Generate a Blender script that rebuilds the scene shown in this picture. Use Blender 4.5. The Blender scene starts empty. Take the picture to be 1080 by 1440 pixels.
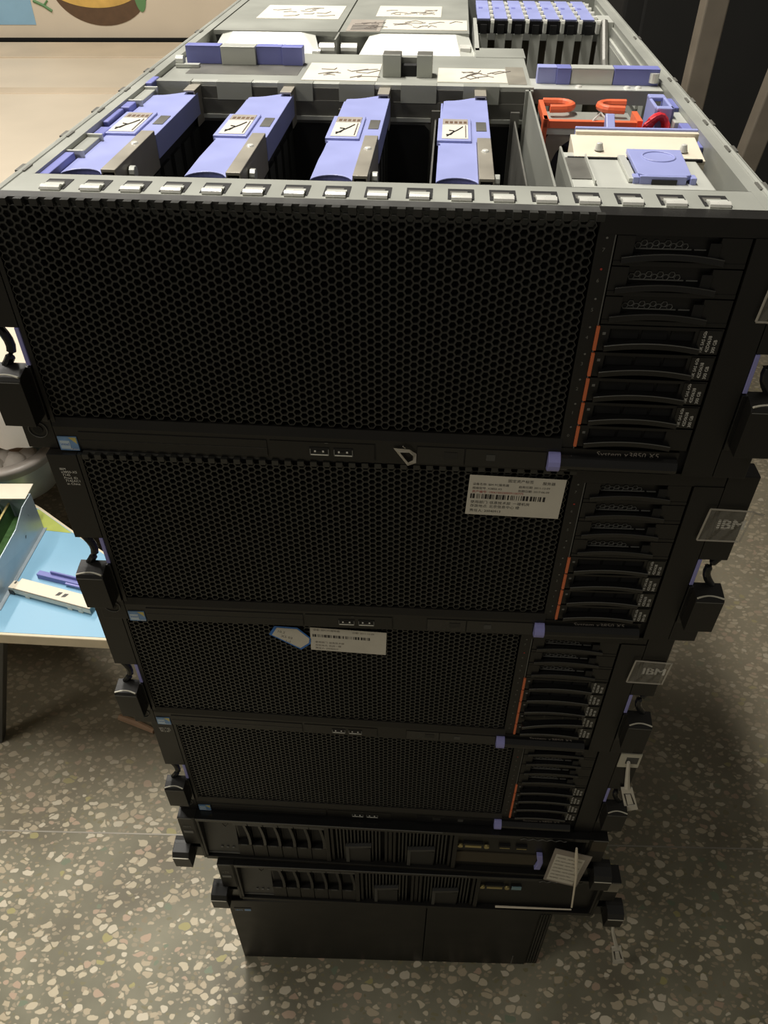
import bpy, math, random
from mathutils import Matrix, Vector
random.seed(4)
PI = math.pi
D = bpy.data
SC = bpy.context.scene
COL = SC.collection
FZ = 1.095            # height of the top server's top edge above the floor
R = math.radians

# ------------------------------------------------------------------ materials
def lin(c):
    return tuple((x / 12.92) if x <= 0.04045 else ((x + 0.055) / 1.055) ** 2.4 for x in (v / 255 for v in c))

def mat(name, rgb, rough=0.5, metal=0.0, noise=0.0, nscale=40.0, bump=0.0, bscale=300.0, spec=0.5, alpha=1.0, trans=0.0):
    m = D.materials.new(name); m.use_nodes = True
    nt = m.node_tree; b = nt.nodes['Principled BSDF']
    c = lin(rgb) + (1,)
    b.inputs['Base Color'].default_value = c
    b.inputs['Roughness'].default_value = rough
    b.inputs['Metallic'].default_value = metal
    b.inputs['Specular IOR Level'].default_value = spec
    b.inputs['Alpha'].default_value = alpha
    b.inputs['Transmission Weight'].default_value = trans
    tc = nt.nodes.new('ShaderNodeTexCoord')
    if noise:
        n = nt.nodes.new('ShaderNodeTexNoise'); n.inputs['Scale'].default_value = nscale; n.inputs['Detail'].default_value = 5
        nt.links.new(tc.outputs['Object'], n.inputs['Vector'])
        r = nt.nodes.new('ShaderNodeMapRange'); r.inputs['From Min'].default_value = .3; r.inputs['From Max'].default_value = .7
        r.inputs['To Min'].default_value = 1 - noise; r.inputs['To Max'].default_value = 1 + noise
        nt.links.new(n.outputs['Fac'], r.inputs['Value'])
        mx = nt.nodes.new('ShaderNodeVectorMath'); mx.operation = 'SCALE'; mx.inputs[0].default_value = c[:3]
        nt.links.new(r.outputs['Result'], mx.inputs['Scale'])
        nt.links.new(mx.outputs['Vector'], b.inputs['Base Color'])
        rr = nt.nodes.new('ShaderNodeMapRange'); rr.inputs['To Min'].default_value = max(0.05, rough - .12); rr.inputs['To Max'].default_value = min(1, rough + .12)
        nt.links.new(n.outputs['Fac'], rr.inputs['Value']); nt.links.new(rr.outputs['Result'], b.inputs['Roughness'])
    if bump:
        n2 = nt.nodes.new('ShaderNodeTexNoise'); n2.inputs['Scale'].default_value = bscale
        nt.links.new(tc.outputs['Object'], n2.inputs['Vector'])
        bp = nt.nodes.new('ShaderNodeBump'); bp.inputs['Strength'].default_value = bump; bp.inputs['Distance'].default_value = .001
        nt.links.new(n2.outputs['Fac'], bp.inputs['Height']); nt.links.new(bp.outputs['Normal'], b.inputs['Normal'])
    return m

M = {}
def defmat(k, *a, **kw): M[k] = mat(k, *a, **kw)
defmat('black_plastic', (25, 24, 22), .42, spec=.4, noise=.12, nscale=25, bump=.08, bscale=900)
defmat('black_gloss', (26, 26, 26), .22, noise=.1)
defmat('grille_black', (44, 44, 41), .38, noise=.1, nscale=30)
defmat('void_black', (9, 9, 9), .7)
defmat('dark_board', (26, 28, 24), .6, noise=.3, nscale=60)
defmat('dark_grey', (62, 62, 60), .45, noise=.15)
defmat('line_grey', (96, 96, 92), .4)
defmat('vent_black', (28, 28, 27), .5)
defmat('steel', (158, 160, 152), .42, metal=.18, noise=.10, nscale=14, bump=.05, bscale=600)
defmat('steel_light', (192, 194, 186), .35, metal=.15, noise=.06, nscale=20)
defmat('steel_dark', (104, 103, 97), .45, metal=.2, noise=.15)
defmat('zinc', (222, 222, 214), .28, metal=.25, noise=.05)
defmat('steel_glare', (232, 232, 226), .3, metal=.1, noise=.03)  # near-white colour paints the lamp's reflection onto the steel chamfers
defmat('beam_grey', (148, 143, 131), .5, metal=.3, noise=.12)
defmat('blue_plastic', (149, 156, 207), .42, noise=.05, nscale=30)
defmat('blue_dark', (117, 122, 184), .45, noise=.06)
defmat('lilac', (150, 150, 210), .4, noise=.04)
defmat('orange', (222, 104, 66), .4, noise=.05)
defmat('orange_tab', (214, 112, 68), .4, noise=.08)
defmat('red_cable', (226, 52, 62), .45, noise=.06)
defmat('brown_cable', (112, 44, 34), .5)
defmat('paper', (208, 203, 189), .7, noise=.04, nscale=60)
defmat('paper_grey', (150, 142, 132), .7, noise=.1)
defmat('ink', (42, 40, 38), .7)
defmat('ink_soft', (120, 112, 104), .7)
defmat('ink_red', (170, 60, 50), .7)
defmat('print_white', (226, 224, 216), .5)
defmat('print_grey', (112, 112, 108), .5)
defmat('sticker_blue', (120, 160, 205), .35, noise=.15, nscale=120)
defmat('sticker_light', (196, 214, 226), .35)
defmat('sticker_gold', (206, 190, 110), .35)
defmat('ink_blue', (52, 116, 196), .6)
defmat('film', (205, 200, 185), .25, alpha=.2)
defmat('tape', (196, 190, 176), .3, alpha=.6)
defmat('gold_pin', (190, 175, 120), .3, metal=.7)
defmat('brown_card', (62, 55, 40), .7, noise=.12)
defmat('teal', (120, 150, 156), .4)
defmat('pcb_green', (58, 92, 46), .5, noise=.3, nscale=90)
defmat('cream', (216, 203, 182), .55, noise=.07, nscale=3.0)
defmat('cream_edge', (222, 208, 180), .5, noise=.06)
defmat('cream_brown', (206, 190, 166), .6, noise=.08, nscale=5)
defmat('white_cloth', (232, 222, 212), .6, noise=.07, nscale=9)
defmat('board_blue', (134, 180, 208), .38, noise=.05, nscale=8)
defmat('board_green', (176, 186, 96), .45, noise=.08)
defmat('bowl_grey', (148, 140, 132), .45, noise=.18, nscale=18)
defmat('bowl_silver', (186, 190, 186), .35, metal=.35, noise=.08)
defmat('tray_steel', (176, 188, 196), .38, metal=.45, noise=.1, nscale=20)
defmat('cream_metal', (224, 214, 194), .4, noise=.04)
defmat('dark_cloth', (22, 22, 20), .9, noise=.25, nscale=12)
defmat('stand_metal', (122, 114, 102), .5, metal=.25, noise=.12, nscale=20)
defmat('wood', (158, 128, 102), .7, noise=.12)
defmat('yellow_fruit', (206, 190, 110), .5, noise=.25, nscale=14)
defmat('orange_fruit', (212, 172, 92), .5, noise=.2, nscale=14)
defmat('bowl_brown', (96, 72, 50), .6, noise=.12)
defmat('green_print', (96, 140, 90), .6)
defmat('sky_print', (140, 180, 206), .6, noise=.1, nscale=6)
defmat('bead_red', (200, 80, 90), .5)
defmat('bead_teal', (90, 160, 160), .5)
defmat('plaster_dark', (34, 33, 30), .9, noise=.2, nscale=4)
defmat('plate_grey', (190, 186, 170), .5, noise=.06)

def floor_mat():
    m = D.materials.new('terrazzo'); m.use_nodes = True
    nt = m.node_tree; N = nt.nodes; L = nt.links; b = N['Principled BSDF']
    tc = N.new('ShaderNodeTexCoord')
    warp = N.new('ShaderNodeTexNoise'); warp.inputs['Scale'].default_value = 55
    L.new(tc.outputs['Object'], warp.inputs['Vector'])
    wm = N.new('ShaderNodeVectorMath'); wm.operation = 'SCALE'; wm.inputs['Scale'].default_value = .013
    L.new(warp.outputs['Color'], wm.inputs[0])
    wa = N.new('ShaderNodeVectorMath'); L.new(tc.outputs['Object'], wa.inputs[0]); L.new(wm.outputs['Vector'], wa.inputs[1])
    base = N.new('ShaderNodeTexNoise'); base.inputs['Scale'].default_value = 7; base.inputs['Detail'].default_value = 6
    L.new(tc.outputs['Object'], base.inputs['Vector'])
    br = N.new('ShaderNodeValToRGB'); e = br.color_ramp.elements
    e[0].position = .32; e[0].color = lin((112, 106, 90)) + (1,); e[1].position = .68; e[1].color = lin((146, 142, 122)) + (1,)
    el = br.color_ramp.elements.new(.5); el.color = lin((128, 125, 106)) + (1,)
    L.new(base.outputs['Fac'], br.inputs['Fac'])
    col = br.outputs['Color']
    def chips(scale, lo, hi, keep, stops, col, seed, stretch):
        mp = N.new('ShaderNodeMapping'); mp.inputs['Location'].default_value = (seed, seed * .7, 0); mp.inputs['Rotation'].default_value = (0, 0, seed)
        mp.inputs['Scale'].default_value = (1, stretch, 1)
        L.new(wa.outputs['Vector'], mp.inputs['Vector'])
        v = N.new('ShaderNodeTexVoronoi'); v.inputs['Scale'].default_value = scale; v.voronoi_dimensions = '2D'
        v2 = N.new('ShaderNodeTexVoronoi'); v2.feature = 'DISTANCE_TO_EDGE'; v2.inputs['Scale'].default_value = scale; v2.voronoi_dimensions = '2D'
        L.new(mp.outputs['Vector'], v.inputs['Vector']); L.new(mp.outputs['Vector'], v2.inputs['Vector'])
        sep = N.new('ShaderNodeSeparateColor'); L.new(v.outputs['Color'], sep.inputs['Color'])
        # random inset per chip: bigger or smaller stones
        ins = N.new('ShaderNodeMapRange'); ins.inputs['To Min'].default_value = lo; ins.inputs['To Max'].default_value = hi
        L.new(sep.outputs['Green'], ins.inputs['Value'])
        sb0 = N.new('ShaderNodeMath'); sb0.operation = 'SUBTRACT'; L.new(ins.outputs['Result'], sb0.inputs[0]); L.new(v.outputs['Distance'], sb0.inputs[1])
        e0 = N.new('ShaderNodeMath'); e0.operation = 'SUBTRACT'; e0.inputs[1].default_value = .035; L.new(v2.outputs['Distance'], e0.inputs[0])
        sb = N.new('ShaderNodeMath'); sb.operation = 'SMOOTH_MIN'; sb.inputs[2].default_value = .12; L.new(sb0.outputs['Value'], sb.inputs[0]); L.new(e0.outputs['Value'], sb.inputs[1])
        st = N.new('ShaderNodeMapRange'); st.inputs['From Min'].default_value = 0; st.inputs['From Max'].default_value = .06
        L.new(sb.outputs['Value'], st.inputs['Value'])
        kp = N.new('ShaderNodeMath'); kp.operation = 'LESS_THAN'; kp.inputs[1].default_value = keep; L.new(sep.outputs['Red'], kp.inputs[0])
        mu = N.new('ShaderNodeMath'); mu.operation = 'MULTIPLY'; L.new(st.outputs['Result'], mu.inputs[0]); L.new(kp.outputs['Value'], mu.inputs[1])
        cr = N.new('ShaderNodeValToRGB'); cr.color_ramp.interpolation = 'CONSTANT'
        for i, (p, c) in enumerate(stops):
            q = cr.color_ramp.elements[i] if i < 2 else cr.color_ramp.elements.new(p)
            q.position = p; q.color = lin(c) + (1,)
        L.new(sep.outputs['Blue'], cr.inputs['Fac'])
        mx = N.new('ShaderNodeMix'); mx.data_type = 'RGBA'
        L.new(mu.outputs['Value'], mx.inputs['Factor']); L.new(col, mx.inputs['A']); L.new(cr.outputs['Color'], mx.inputs['B'])
        return mx.outputs['Result']
    col = chips(105, .2, .5, .62, [(0, (158, 148, 126)), (.45, (176, 162, 138)), (.7, (146, 134, 110)), (.85, (132, 126, 98))], col, 1.7, 1.35)
    col = chips(58, .22, .56, .60, [(0, (202, 190, 164)), (.4, (188, 174, 148)), (.66, (212, 202, 180)), (.82, (186, 162, 140)), (.93, (170, 162, 112)), (.96, (124, 134, 112))], col, .6, 1.5)
    # dirt and painted-in dimness mute the chips further back, in loose patches
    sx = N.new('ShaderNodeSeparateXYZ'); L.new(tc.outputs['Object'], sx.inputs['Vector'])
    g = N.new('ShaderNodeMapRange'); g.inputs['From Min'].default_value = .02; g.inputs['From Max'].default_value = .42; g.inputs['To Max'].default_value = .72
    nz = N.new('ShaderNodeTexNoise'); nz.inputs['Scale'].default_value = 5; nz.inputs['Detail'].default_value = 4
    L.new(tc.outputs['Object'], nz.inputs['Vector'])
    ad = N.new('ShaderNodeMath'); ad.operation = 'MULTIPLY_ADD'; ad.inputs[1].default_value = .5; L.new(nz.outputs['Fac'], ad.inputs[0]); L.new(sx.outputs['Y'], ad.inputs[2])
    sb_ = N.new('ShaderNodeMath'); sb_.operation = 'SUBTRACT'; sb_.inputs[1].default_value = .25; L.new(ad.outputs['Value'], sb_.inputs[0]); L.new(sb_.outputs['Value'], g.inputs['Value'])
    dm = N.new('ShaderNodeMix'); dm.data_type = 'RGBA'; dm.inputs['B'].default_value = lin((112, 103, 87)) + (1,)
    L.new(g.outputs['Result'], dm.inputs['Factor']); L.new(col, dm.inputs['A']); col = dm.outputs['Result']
    L.new(col, b.inputs['Base Color'])
    b.inputs['Roughness'].default_value = .5
    b.inputs['Specular IOR Level'].default_value = .3
    return m
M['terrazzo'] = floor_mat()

# ------------------------------------------------------------------ mesh kit
class MB:
    """collects shapes in local (u, depth, height) metres and links them as one mesh object"""
    def __init__(s): s.v = []; s.f = []; s.m = []; s.names = []
    def mi(s, name):
        if name not in s.names: s.names.append(name)
        return s.names.index(name)
    def add(s, verts, faces, m, T=None):
        n = len(s.v); k = s.mi(m)
        s.v += [tuple((T @ Vector(p)) if T is not None else p) for p in verts]
        s.f += [tuple(n + i for i in f) for f in faces]; s.m += [k] * len(faces)
        return s
    def box(s, x0, x1, y0, y1, z0, z1, m, T=None):
        if x0 > x1: x0, x1 = x1, x0
        if y0 > y1: y0, y1 = y1, y0
        if z0 > z1: z0, z1 = z1, z0
        V = [(x, y, z) for z in (z0, z1) for y in (y0, y1) for x in (x0, x1)]
        return s.add(V, [(0, 2, 3, 1), (4, 5, 7, 6), (0, 1, 5, 4), (2, 6, 7, 3), (0, 4, 6, 2), (1, 3, 7, 5)], m, T)
    def prism(s, poly, a, b, axis, m, T=None):
        """extrude a 2-D polygon along an axis ('x': poly is (y,z); 'y': (x,z); 'z': (x,y))"""
        def P(p, t): return {'x': (t, p[0], p[1]), 'y': (p[0], t, p[1]), 'z': (p[0], p[1], t)}[axis]
        n = len(poly)
        V = [P(p, a) for p in poly] + [P(p, b) for p in poly]
        F = [tuple(range(n))[::-1], tuple(range(n, 2 * n))] + [(i, (i + 1) % n, n + (i + 1) % n, n + i) for i in range(n)]
        return s.add(V, F, m, T)
    def tube(s, pts, r, m, seg=8, T=None):
        pts = [Vector(p) for p in pts]; V = []; F = []; up = Vector((0, 0, 1))
        for i, p in enumerate(pts):
            t = (pts[min(i + 1, len(pts) - 1)] - pts[max(i - 1, 0)]).normalized()
            a = t.cross(up if abs(t.dot(up)) < .95 else Vector((1, 0, 0))).normalized(); b = t.cross(a)
            rr = r[i] if isinstance(r, (list, tuple)) else r
            V += [tuple(p + rr * (math.cos(k * 2 * PI / seg) * a + math.sin(k * 2 * PI / seg) * b)) for k in range(seg)]
        for i in range(len(pts) - 1):
            F += [(i * seg + k, i * seg + (k + 1) % seg, (i + 1) * seg + (k + 1) % seg, (i + 1) * seg + k) for k in range(seg)]
        F += [tuple(range(seg))[::-1], tuple(range((len(pts) - 1) * seg, len(pts) * seg))]
        return s.add(V, F, m, T)
    def lathe(s, prof, m, seg=32, T=None, a0=0, a1=2 * PI):
        V = []; F = []; n = len(prof)
        for k in range(seg):
            a = a0 + (a1 - a0) * k / seg
            V += [(r * math.cos(a), r * math.sin(a), z) for r, z in prof]
        for k in range(seg):
            for i in range(n - 1):
                F.append((k * n + i, ((k + 1) % seg) * n + i, ((k + 1) % seg) * n + i + 1, k * n + i + 1))
        return s.add(V, F, m, T)
    def text(s, body, size, m, T, align='LEFT', thick=.00008):
        key = body
        if key not in TXT:
            cu = D.curves.new('lettering', 'FONT'); cu.body = body; cu.size = 1; cu.align_x = 'LEFT'; cu.resolution_u = 2
            o = D.objects.new('lettering', cu); COL.objects.link(o)
            dg = bpy.context.evaluated_depsgraph_get(); dg.update()
            me = o.evaluated_get(dg).to_mesh()
            TXT[key] = ([tuple(v.co) for v in me.vertices], [tuple(p.vertices) for p in me.polygons])
            o.evaluated_get(dg).to_mesh_clear(); D.objects.remove(o); D.curves.remove(cu)
        V, F = TXT[key]
        if not V: return s
        w = max(p[0] for p in V)
        ox = {'LEFT': 0, 'CENTER': -w / 2, 'RIGHT': -w}[align]
        return s.add([((p[0] + ox) * size, p[1] * size, 0) for p in V], F, m, T)
    def build(s, name, parent=None, dz=0.0, bevel=0.0, smooth=False, kind=None, key=None):
        if key and key in CACHE: me = CACHE[key]
        else:
            me = D.meshes.new(name)
            me.from_pydata([(x, y, z + dz) for x, y, z in s.v], [], s.f)
            for n in s.names: me.materials.append(M[n])
            me.polygons.foreach_set('material_index', s.m)
            if smooth: me.polygons.foreach_set('use_smooth', [True] * len(me.polygons))
            me.update()
            if key: CACHE[key] = me
        o = D.objects.new(name, me); COL.objects.link(o)
        if parent: o.parent = parent
        if kind: o['kind'] = kind
        if bevel:
            b = o.modifiers.new('Bevel', 'BEVEL'); b.width = bevel; b.segments = 2; b.limit_method = 'ANGLE'; b.angle_limit = R(40)
        return o
TXT = {}; CACHE = {}

def frame_T(x, y, z, rx=0, ry=0, rz=0):
    return Matrix.Translation((x, y, z)) @ Matrix.Rotation(rz, 4, 'Z') @ Matrix.Rotation(ry, 4, 'Y') @ Matrix.Rotation(rx, 4, 'X')
def face_T(u, d, w, rot=0.0):
    """text / flat art standing on a front face, read from the front"""
    return Matrix.Translation((u, d, w)) @ Matrix.Rotation(PI / 2, 4, 'X') @ Matrix.Rotation(rot, 4, 'Z')
def flat_T(u, v, w, rot=0.0):
    return Matrix.Translation((u, v, w)) @ Matrix.Rotation(rot, 4, 'Z')

def thing(name, label, cat, loc=(0, 0, 0), rz=0.0, group=None):
    o = D.objects.new(name, None); COL.objects.link(o); o.empty_display_size = .05
    o.location = loc; o.rotation_euler = (0, 0, rz)
    o['label'] = label; o['category'] = cat
    if group: o['group'] = group
    return o
def tag(o, label, cat, group=None):
    o['label'] = label; o['category'] = cat
    if group: o['group'] = group
    return o
def copy_tree(o, parent=None):
    c = o.copy(); COL.objects.link(c); c.parent = parent
    for ch in o.children: copy_tree(ch, c)
    return c

def arc_pts(cx, cy, r, a0, a1, n):
    return [(cx + r * math.cos(a0 + (a1 - a0) * i / n), cy + r * math.sin(a0 + (a1 - a0) * i / n)) for i in range(n + 1)]

# ------------------------------------------------------------------ 4U servers
H4 = .1755
U0, U1 = -.2255, .2255

def honeycomb(mb, x0, x1, z0, z1, y0, y1, Rh, wall, m):
    """open honeycomb sheet: flat-topped cells between x0..x1, z0..z1"""
    dx = 1.5 * Rh; dzz = math.sqrt(3) * Rh
    n = int((x1 - x0) / dx); rows = int((z1 - z0) / dzz)
    k = (Rh * math.cos(R(30)) - wall / 2) / (Rh * math.cos(R(30)))
    ang = [R(60 * i) for i in range(6)]
    for i in range(n):
        for j in range(rows):
            cx = x0 + Rh + i * dx; cz = z1 - dzz * (.5 + j) - (dzz / 2 if i % 2 else 0)
            if cz - dzz / 2 < z0 - .0005: continue
            O = [(cx + Rh * math.cos(a), cz + Rh * math.sin(a)) for a in ang]
            I = [(cx + k * Rh * math.cos(a), cz + k * Rh * math.sin(a)) for a in ang]
            V = [(p[0], y0, p[1]) for p in O] + [(p[0], y0, p[1]) for p in I] + [(p[0], y1, p[1]) for p in I]
            F = [(a, (a + 1) % 6, 6 + (a + 1) % 6, 6 + a) for a in range(6)] + [(6 + a, 6 + (a + 1) % 6, 12 + (a + 1) % 6, 12 + a) for a in range(6)]
            mb.add(V, F, m)

def lbl_lines(mb, T, lines):
    """white printing: (text, size, dy)"""
    for body, size, dx, dy, m in lines:
        mb.text(body, size, m, T @ Matrix.Translation((dx, dy, 0)))

PITCH = .01793
def bay_w(k): return -.0106 - PITCH * (8 - k) + .0004       # bottom of bay k (7 on top .. 0)

def drive_carrier(srv, k, kind, lever_open=False, labelled=True):
    """k bay number, kind 'disk' or 'blank'"""
    w0 = bay_w(k) - 0.0
    h = PITCH - .0009
    L = .0722
    c = MB()
    if kind == 'disk':
        c.box(0, L, .0035, .06, 0, h, 'black_plastic')
        c.box(0, L, .0005, .0036, h - .0022, h, 'black_plastic')
        for a, b in ((.0075, .024), (.026, .041), (.043, .056)):
            c.box(a, b, .0028, .0036, .0075, h - .003, 'void_black')
        c.box(.056, L, .0006, .0036, .0, h, 'black_plastic')
        c.box(0, .0065, .001, .0036, .0, h, 'black_plastic')
        c.box(.0024, .0044, .0007, .0011, h * .62, h * .62 + .0018, 'print_grey')
        o = c.build('drive_carrier', srv, H4, .0004, key='disk')
    else:
        c.box(0, L, .004, .05, 0, h, 'black_plastic')
        c.box(0, L, .0003, .0041, 0, .0028, 'black_plastic')
        c.box(.056, L, .0006, .0041, 0, h, 'black_plastic')
        c.box(0, .01, .0008, .0041, 0, h, 'black_plastic')
        for i in range(9):
            x = .0125 + i * .0032
            zz = .0105 + (.0016 if i % 2 else 0)
            c.tube([(x + .0018 * math.cos(R(60 * q)), .0036, zz + .0018 * math.sin(R(60 * q))) for q in range(7)], .00038, 'line_grey', 4)  # hex vent rims, coloured pale to carry their glints
        c.box(.0115, .042, .0032, .0041, .0085, .0092, 'line_grey')
        c.box(.0435, .05, .0032, .0041, .0085, .0092, 'line_grey')
        c.box(.0505, .0565, .0, .0006, .0045, h - .003, 'void_black')
        o = c.build('drive_filler', srv, H4, .0004, key='blank')
    o.location = (.1318, 0, w0)
    lv = MB()
    n = 14; rise = .0026
    up, dn = [], []
    for i in range(n + 1):
        t = i / n; x = .004 + t * .056
        z = .0015 + rise * (1 - (2 * t - 1) ** 2)
        up.append((x, z + .0034)); dn.append((x, z))
    lv.prism(up + dn[::-1], -.0032 if kind == 'disk' else -.0012, .0035, 'y', 'black_gloss')
    yy = -.0032 if kind == 'disk' else -.0012
    lv.tube([(x, yy + .0002, z + .0001) for x, z in up], .0004, 'line_grey' if kind == 'disk' else 'dark_grey', 5)  # pale tube painted in as a highlight along the lever's upper edge
    l = lv.build('release_lever', o, H4, .0006, key='lever' + kind)
    if lever_open:
        c_, s_ = math.cos(R(-9)), math.sin(R(-9)); l.rotation_euler = (0, R(-9), 0); l.location = (.004 - c_ * .004 - s_ * H4, -.005, H4 + s_ * .004 - c_ * H4 + .001)
    if kind == 'disk':
        t = MB()
        t.box(-.0018, .0002, -.0008, .004, .0006, h - .0004, 'orange_tab')
        tt = t.build('hot_swap_tab', o, H4, .0003, key='tab'); tt['label'] = 'orange strip at the left end of the drive'
        if not labelled: return o
        lb = MB()
        lb.box(.0582, .0712, .0, .0007, .0008, h - .001, 'black_gloss')
        T = face_T(.0612, -.0001, .0018, PI / 2)
        for i, tx in enumerate(('10K SAS 6Gb', '42D0638', '300 GB')):
            lb.text(tx, .0029 if i else .0026, 'print_white', face_T(.0624 + i * .0036, -.00015, .0014 + (.0006 if i == 1 else 0), PI / 2))
        q = lb.build('drive_label', o, H4, key='dlabel'); q['label'] = 'black drive label with three lines of white printing'
    return o

def make_4u(idx, loc, yaw, label, drives, top_open=False):
    srv = thing('rack_server', label, 'server', (loc[0], loc[1], FZ + loc[2] - H4), R(yaw), 'stacked four-unit rack servers')
    Z = H4
    # --- chassis
    c = MB(); t = .0012; dep = .72
    c.box(-.2215, .2215, .0125, dep, -H4, -H4 + .002, 'steel')
    c.box(-.2215, -.2203, .0125, dep, -H4, -.0005, 'steel'); c.box(.2203, .2215, .0125, dep, -H4, -.0005, 'steel')
    c.box(-.2215, .2215, dep - t, dep, -H4, -.0005, 'steel')
    c.box(-.2215, .2215, .024, .0255, -H4, -.004, 'void_black')
    if top_open:
        c.box(-.2203, .2203, .27, dep - .003, -.150, -.148, 'dark_board')
        for s in (-1, 1):
            c.box(s * .2222, s * .2095, .0125, dep, -.0035, -.0003, 'steel')
            c.box(s * .2105, s * .2095, .0125, dep, -.030, -.0035, 'steel')
            c.box(s * .2105, s * .2095, .30, dep, -.16, -.03, 'steel')
            for v in (.045, .115, .175, .235, .30, .47):
                c.box(s * .2226, s * .2165, v, v + .012, -.006, .0006, 'steel_dark')
        c.tube([(-.2192, .0125, -.0012), (-.2192, .72, -.0012)], .0022, 'steel', 8)
        c.tube([(.2192, .0125, -.0012), (.2192, .72, -.0012)], .0022, 'steel', 8)
    c.build('chassis', srv, Z, key='chassis_open' if top_open else 'chassis')
    if not top_open:
        cv = MB(); cv.box(-.2222, .2222, .014, .7205, -.002, 0, 'steel'); cv.box(-.2222, -.2216, .014, .72, -.02, -.001, 'steel'); cv.box(.2216, .2222, .014, .72, -.02, -.001, 'steel')
        cv.build('top_cover', srv, Z, key='top_cover')
    # --- bezel
    b = MB(); P = 'black_plastic'
    b.box(U0, -.2225, 0, .013, -.1735, 0, P)
    b.box(.2052, U1, -.0005, .0128, -.1735, -.0106, P)
    b.box(.121, .1305, .0008, .013, -.1735, -.008, P)
    b.box(.1303, .1309, .0002, .004, -.156, -.0108, 'line_grey')
    b.box(.1212, U1 - .0001, .0002, .0130, -.0106, -.0001, P)
    b.box(U0, .1212, .0035, .0124, -.0019, 0, 'dark_grey')
    b.prism([(0.0008, -.148), (.013, -.145), (.013, -.1745), (0.0, -.1745), (-.0006, -.155)], U0, .1225, 'x', P)
    b.box(.1225, .2055, .003, .013, -.1745, -.1545, 'void_black')
    b.box(.1225, .2055, -.0002, .013, -.1745, -.1722, P)
    b.box(.131, .2055, .0045, .013, -.1548, -.1540, 'line_grey')
    pit = .00897; x = -.2222
    while x < .1195:
        b.box(x, x + .0046, .0, .0036, -.0040, 0, 'grille_black'); x += pit
    for k in range(8):
        b.text(str(k), .0032, 'print_grey', face_T(.1247, .0006, bay_w(k) + PITCH * .42))
        b.lathe([(0, 0), (.0007, 0)], 'print_grey' if k != 6 else 'ink_red', 8, face_T(.1262, .0005, bay_w(k) + PITCH * .86))
    b.box(-.0022, -.0018, -.0008, .001, -.172, -.158, 'void_black'); b.box(.0262, .0266, -.0008, .001, -.172, -.158, 'void_black'); b.box(.0588, .0592, -.0008, .001, -.172, -.158, 'void_black')
    b.build('front_bezel', srv, Z, .0004, key='bezel')
    g = MB()
    honeycomb(g, -.2225, .1212, -.1478, -.0012, .0006, .0042, .00299, .00105, 'grille_black')
    g.build('honeycomb_grille', srv, Z, key='grille')
    g2 = MB(); g2.box(-.2222, -.2015, .0036, .006, -.148, -.001, 'grille_black'); g2.box(-.2015, .121, .0225, .0238, -.15, -.002, 'void_black')  # filled left strip; the black sheet stands in for shade behind the holes
    g2.build('grille_backing', srv, Z, key='grilleback')
    d = MB(); d.box(-.2085, -.0765, -.0011, .001, -.1725, -.1585, P); d.box(-.2085, -.0765, -.0013, -.0009, -.1655, -.1649, 'black_gloss')
    d.build('optical_drive_door', srv, Z, .0004, key='optical')
    pn = MB(); pn.box(-.0745, -.0025, -.0010, .001, -.1725, -.1585, P); pn.box(.0268, .0585, -.0010, .001, -.1725, -.1585, 'black_gloss'); pn.box(.0595, .1135, -.0010, .001, -.1725, -.1585, 'black_gloss')
    pn.box(.0735, .0795, -.0013, .001, -.1675, -.1625, 'dark_grey'); pn.box(.045, .054, -.0013, .001, -.1675, -.162, 'vent_black')
    pn.text('ψ', .004, 'print_grey', face_T(-.0338, -.00125, -.1603, PI / 2))
    pn.build('operator_panel', srv, Z, .0003, key='panel')
    us = MB(); us.box(-.0068, .0068, -.0014, .002, -.0032, .0032, 'void_black')
    us.box(-.0062, .0062, -.0018, -.0012, -.0031, -.0023, 'zinc'); us.box(-.0066, -.006, -.0018, -.0012, -.003, .002, 'print_grey'); us.box(.006, .0066, -.0018, -.0012, -.003, .002, 'print_grey')
    us.box(-.0042, .0042, -.0017, -.0011, -.0012, .0004, 'vent_black')
    for q in (-.003, .0026): us.box(q - .0006, q + .0006, -.0019, -.0012, -.0004, .0008, 'print_white')
    for q in (-.0403, -.0238):
        o = us.build('usb_port', srv, Z, key='usb'); o.location = (q, 0, -.1658)
    st = MB(); st.box(-.2245, -.2108, -.0011, .001, -.1748, -.1632, 'sticker_blue')
    st.box(-.2235, -.2165, -.0013, -.001, -.1735, -.1665, 'sticker_light')
    st.prism([(-.2165, -.1636), (-.2112, -.1636), (-.2112, -.169)], -.0013, -.001, 'y', 'sticker_gold')
    st.text('intel', .0036, 'ink_blue', face_T(-.2232, -.0014, -.1705)); st.text('Xeon', .0028, 'print_white', face_T(-.217, -.0014, -.1742))
    o = st.build('processor_sticker', srv, Z, key='sticker'); o['label'] = 'small blue processor sticker at the lower left corner'
    tb = MB()
    tb.tube([(.122, -.0005, -.1652), (.199, -.0005, -.1652)], .0062, 'black_gloss', 14)
    tb.box(.1225, .2, .0, .003, -.1605, -.155, 'black_plastic')
    tb.text('System x3850 X5', .0058, 'paper_grey', face_T(.146, -.00035, -.1601))
    th = tb.build('pull_out_tag', srv, Z, key='puller')
    pt = MB(); pt.tube([(.1145, -.0005, -.1652), (.1225, -.0005, -.1652)], .0074, 'lilac', 14)
    q = pt.build('tag_tip', th, Z, .0004, key='pulltip'); q['label'] = 'lilac tip of the pull-out tag'
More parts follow.
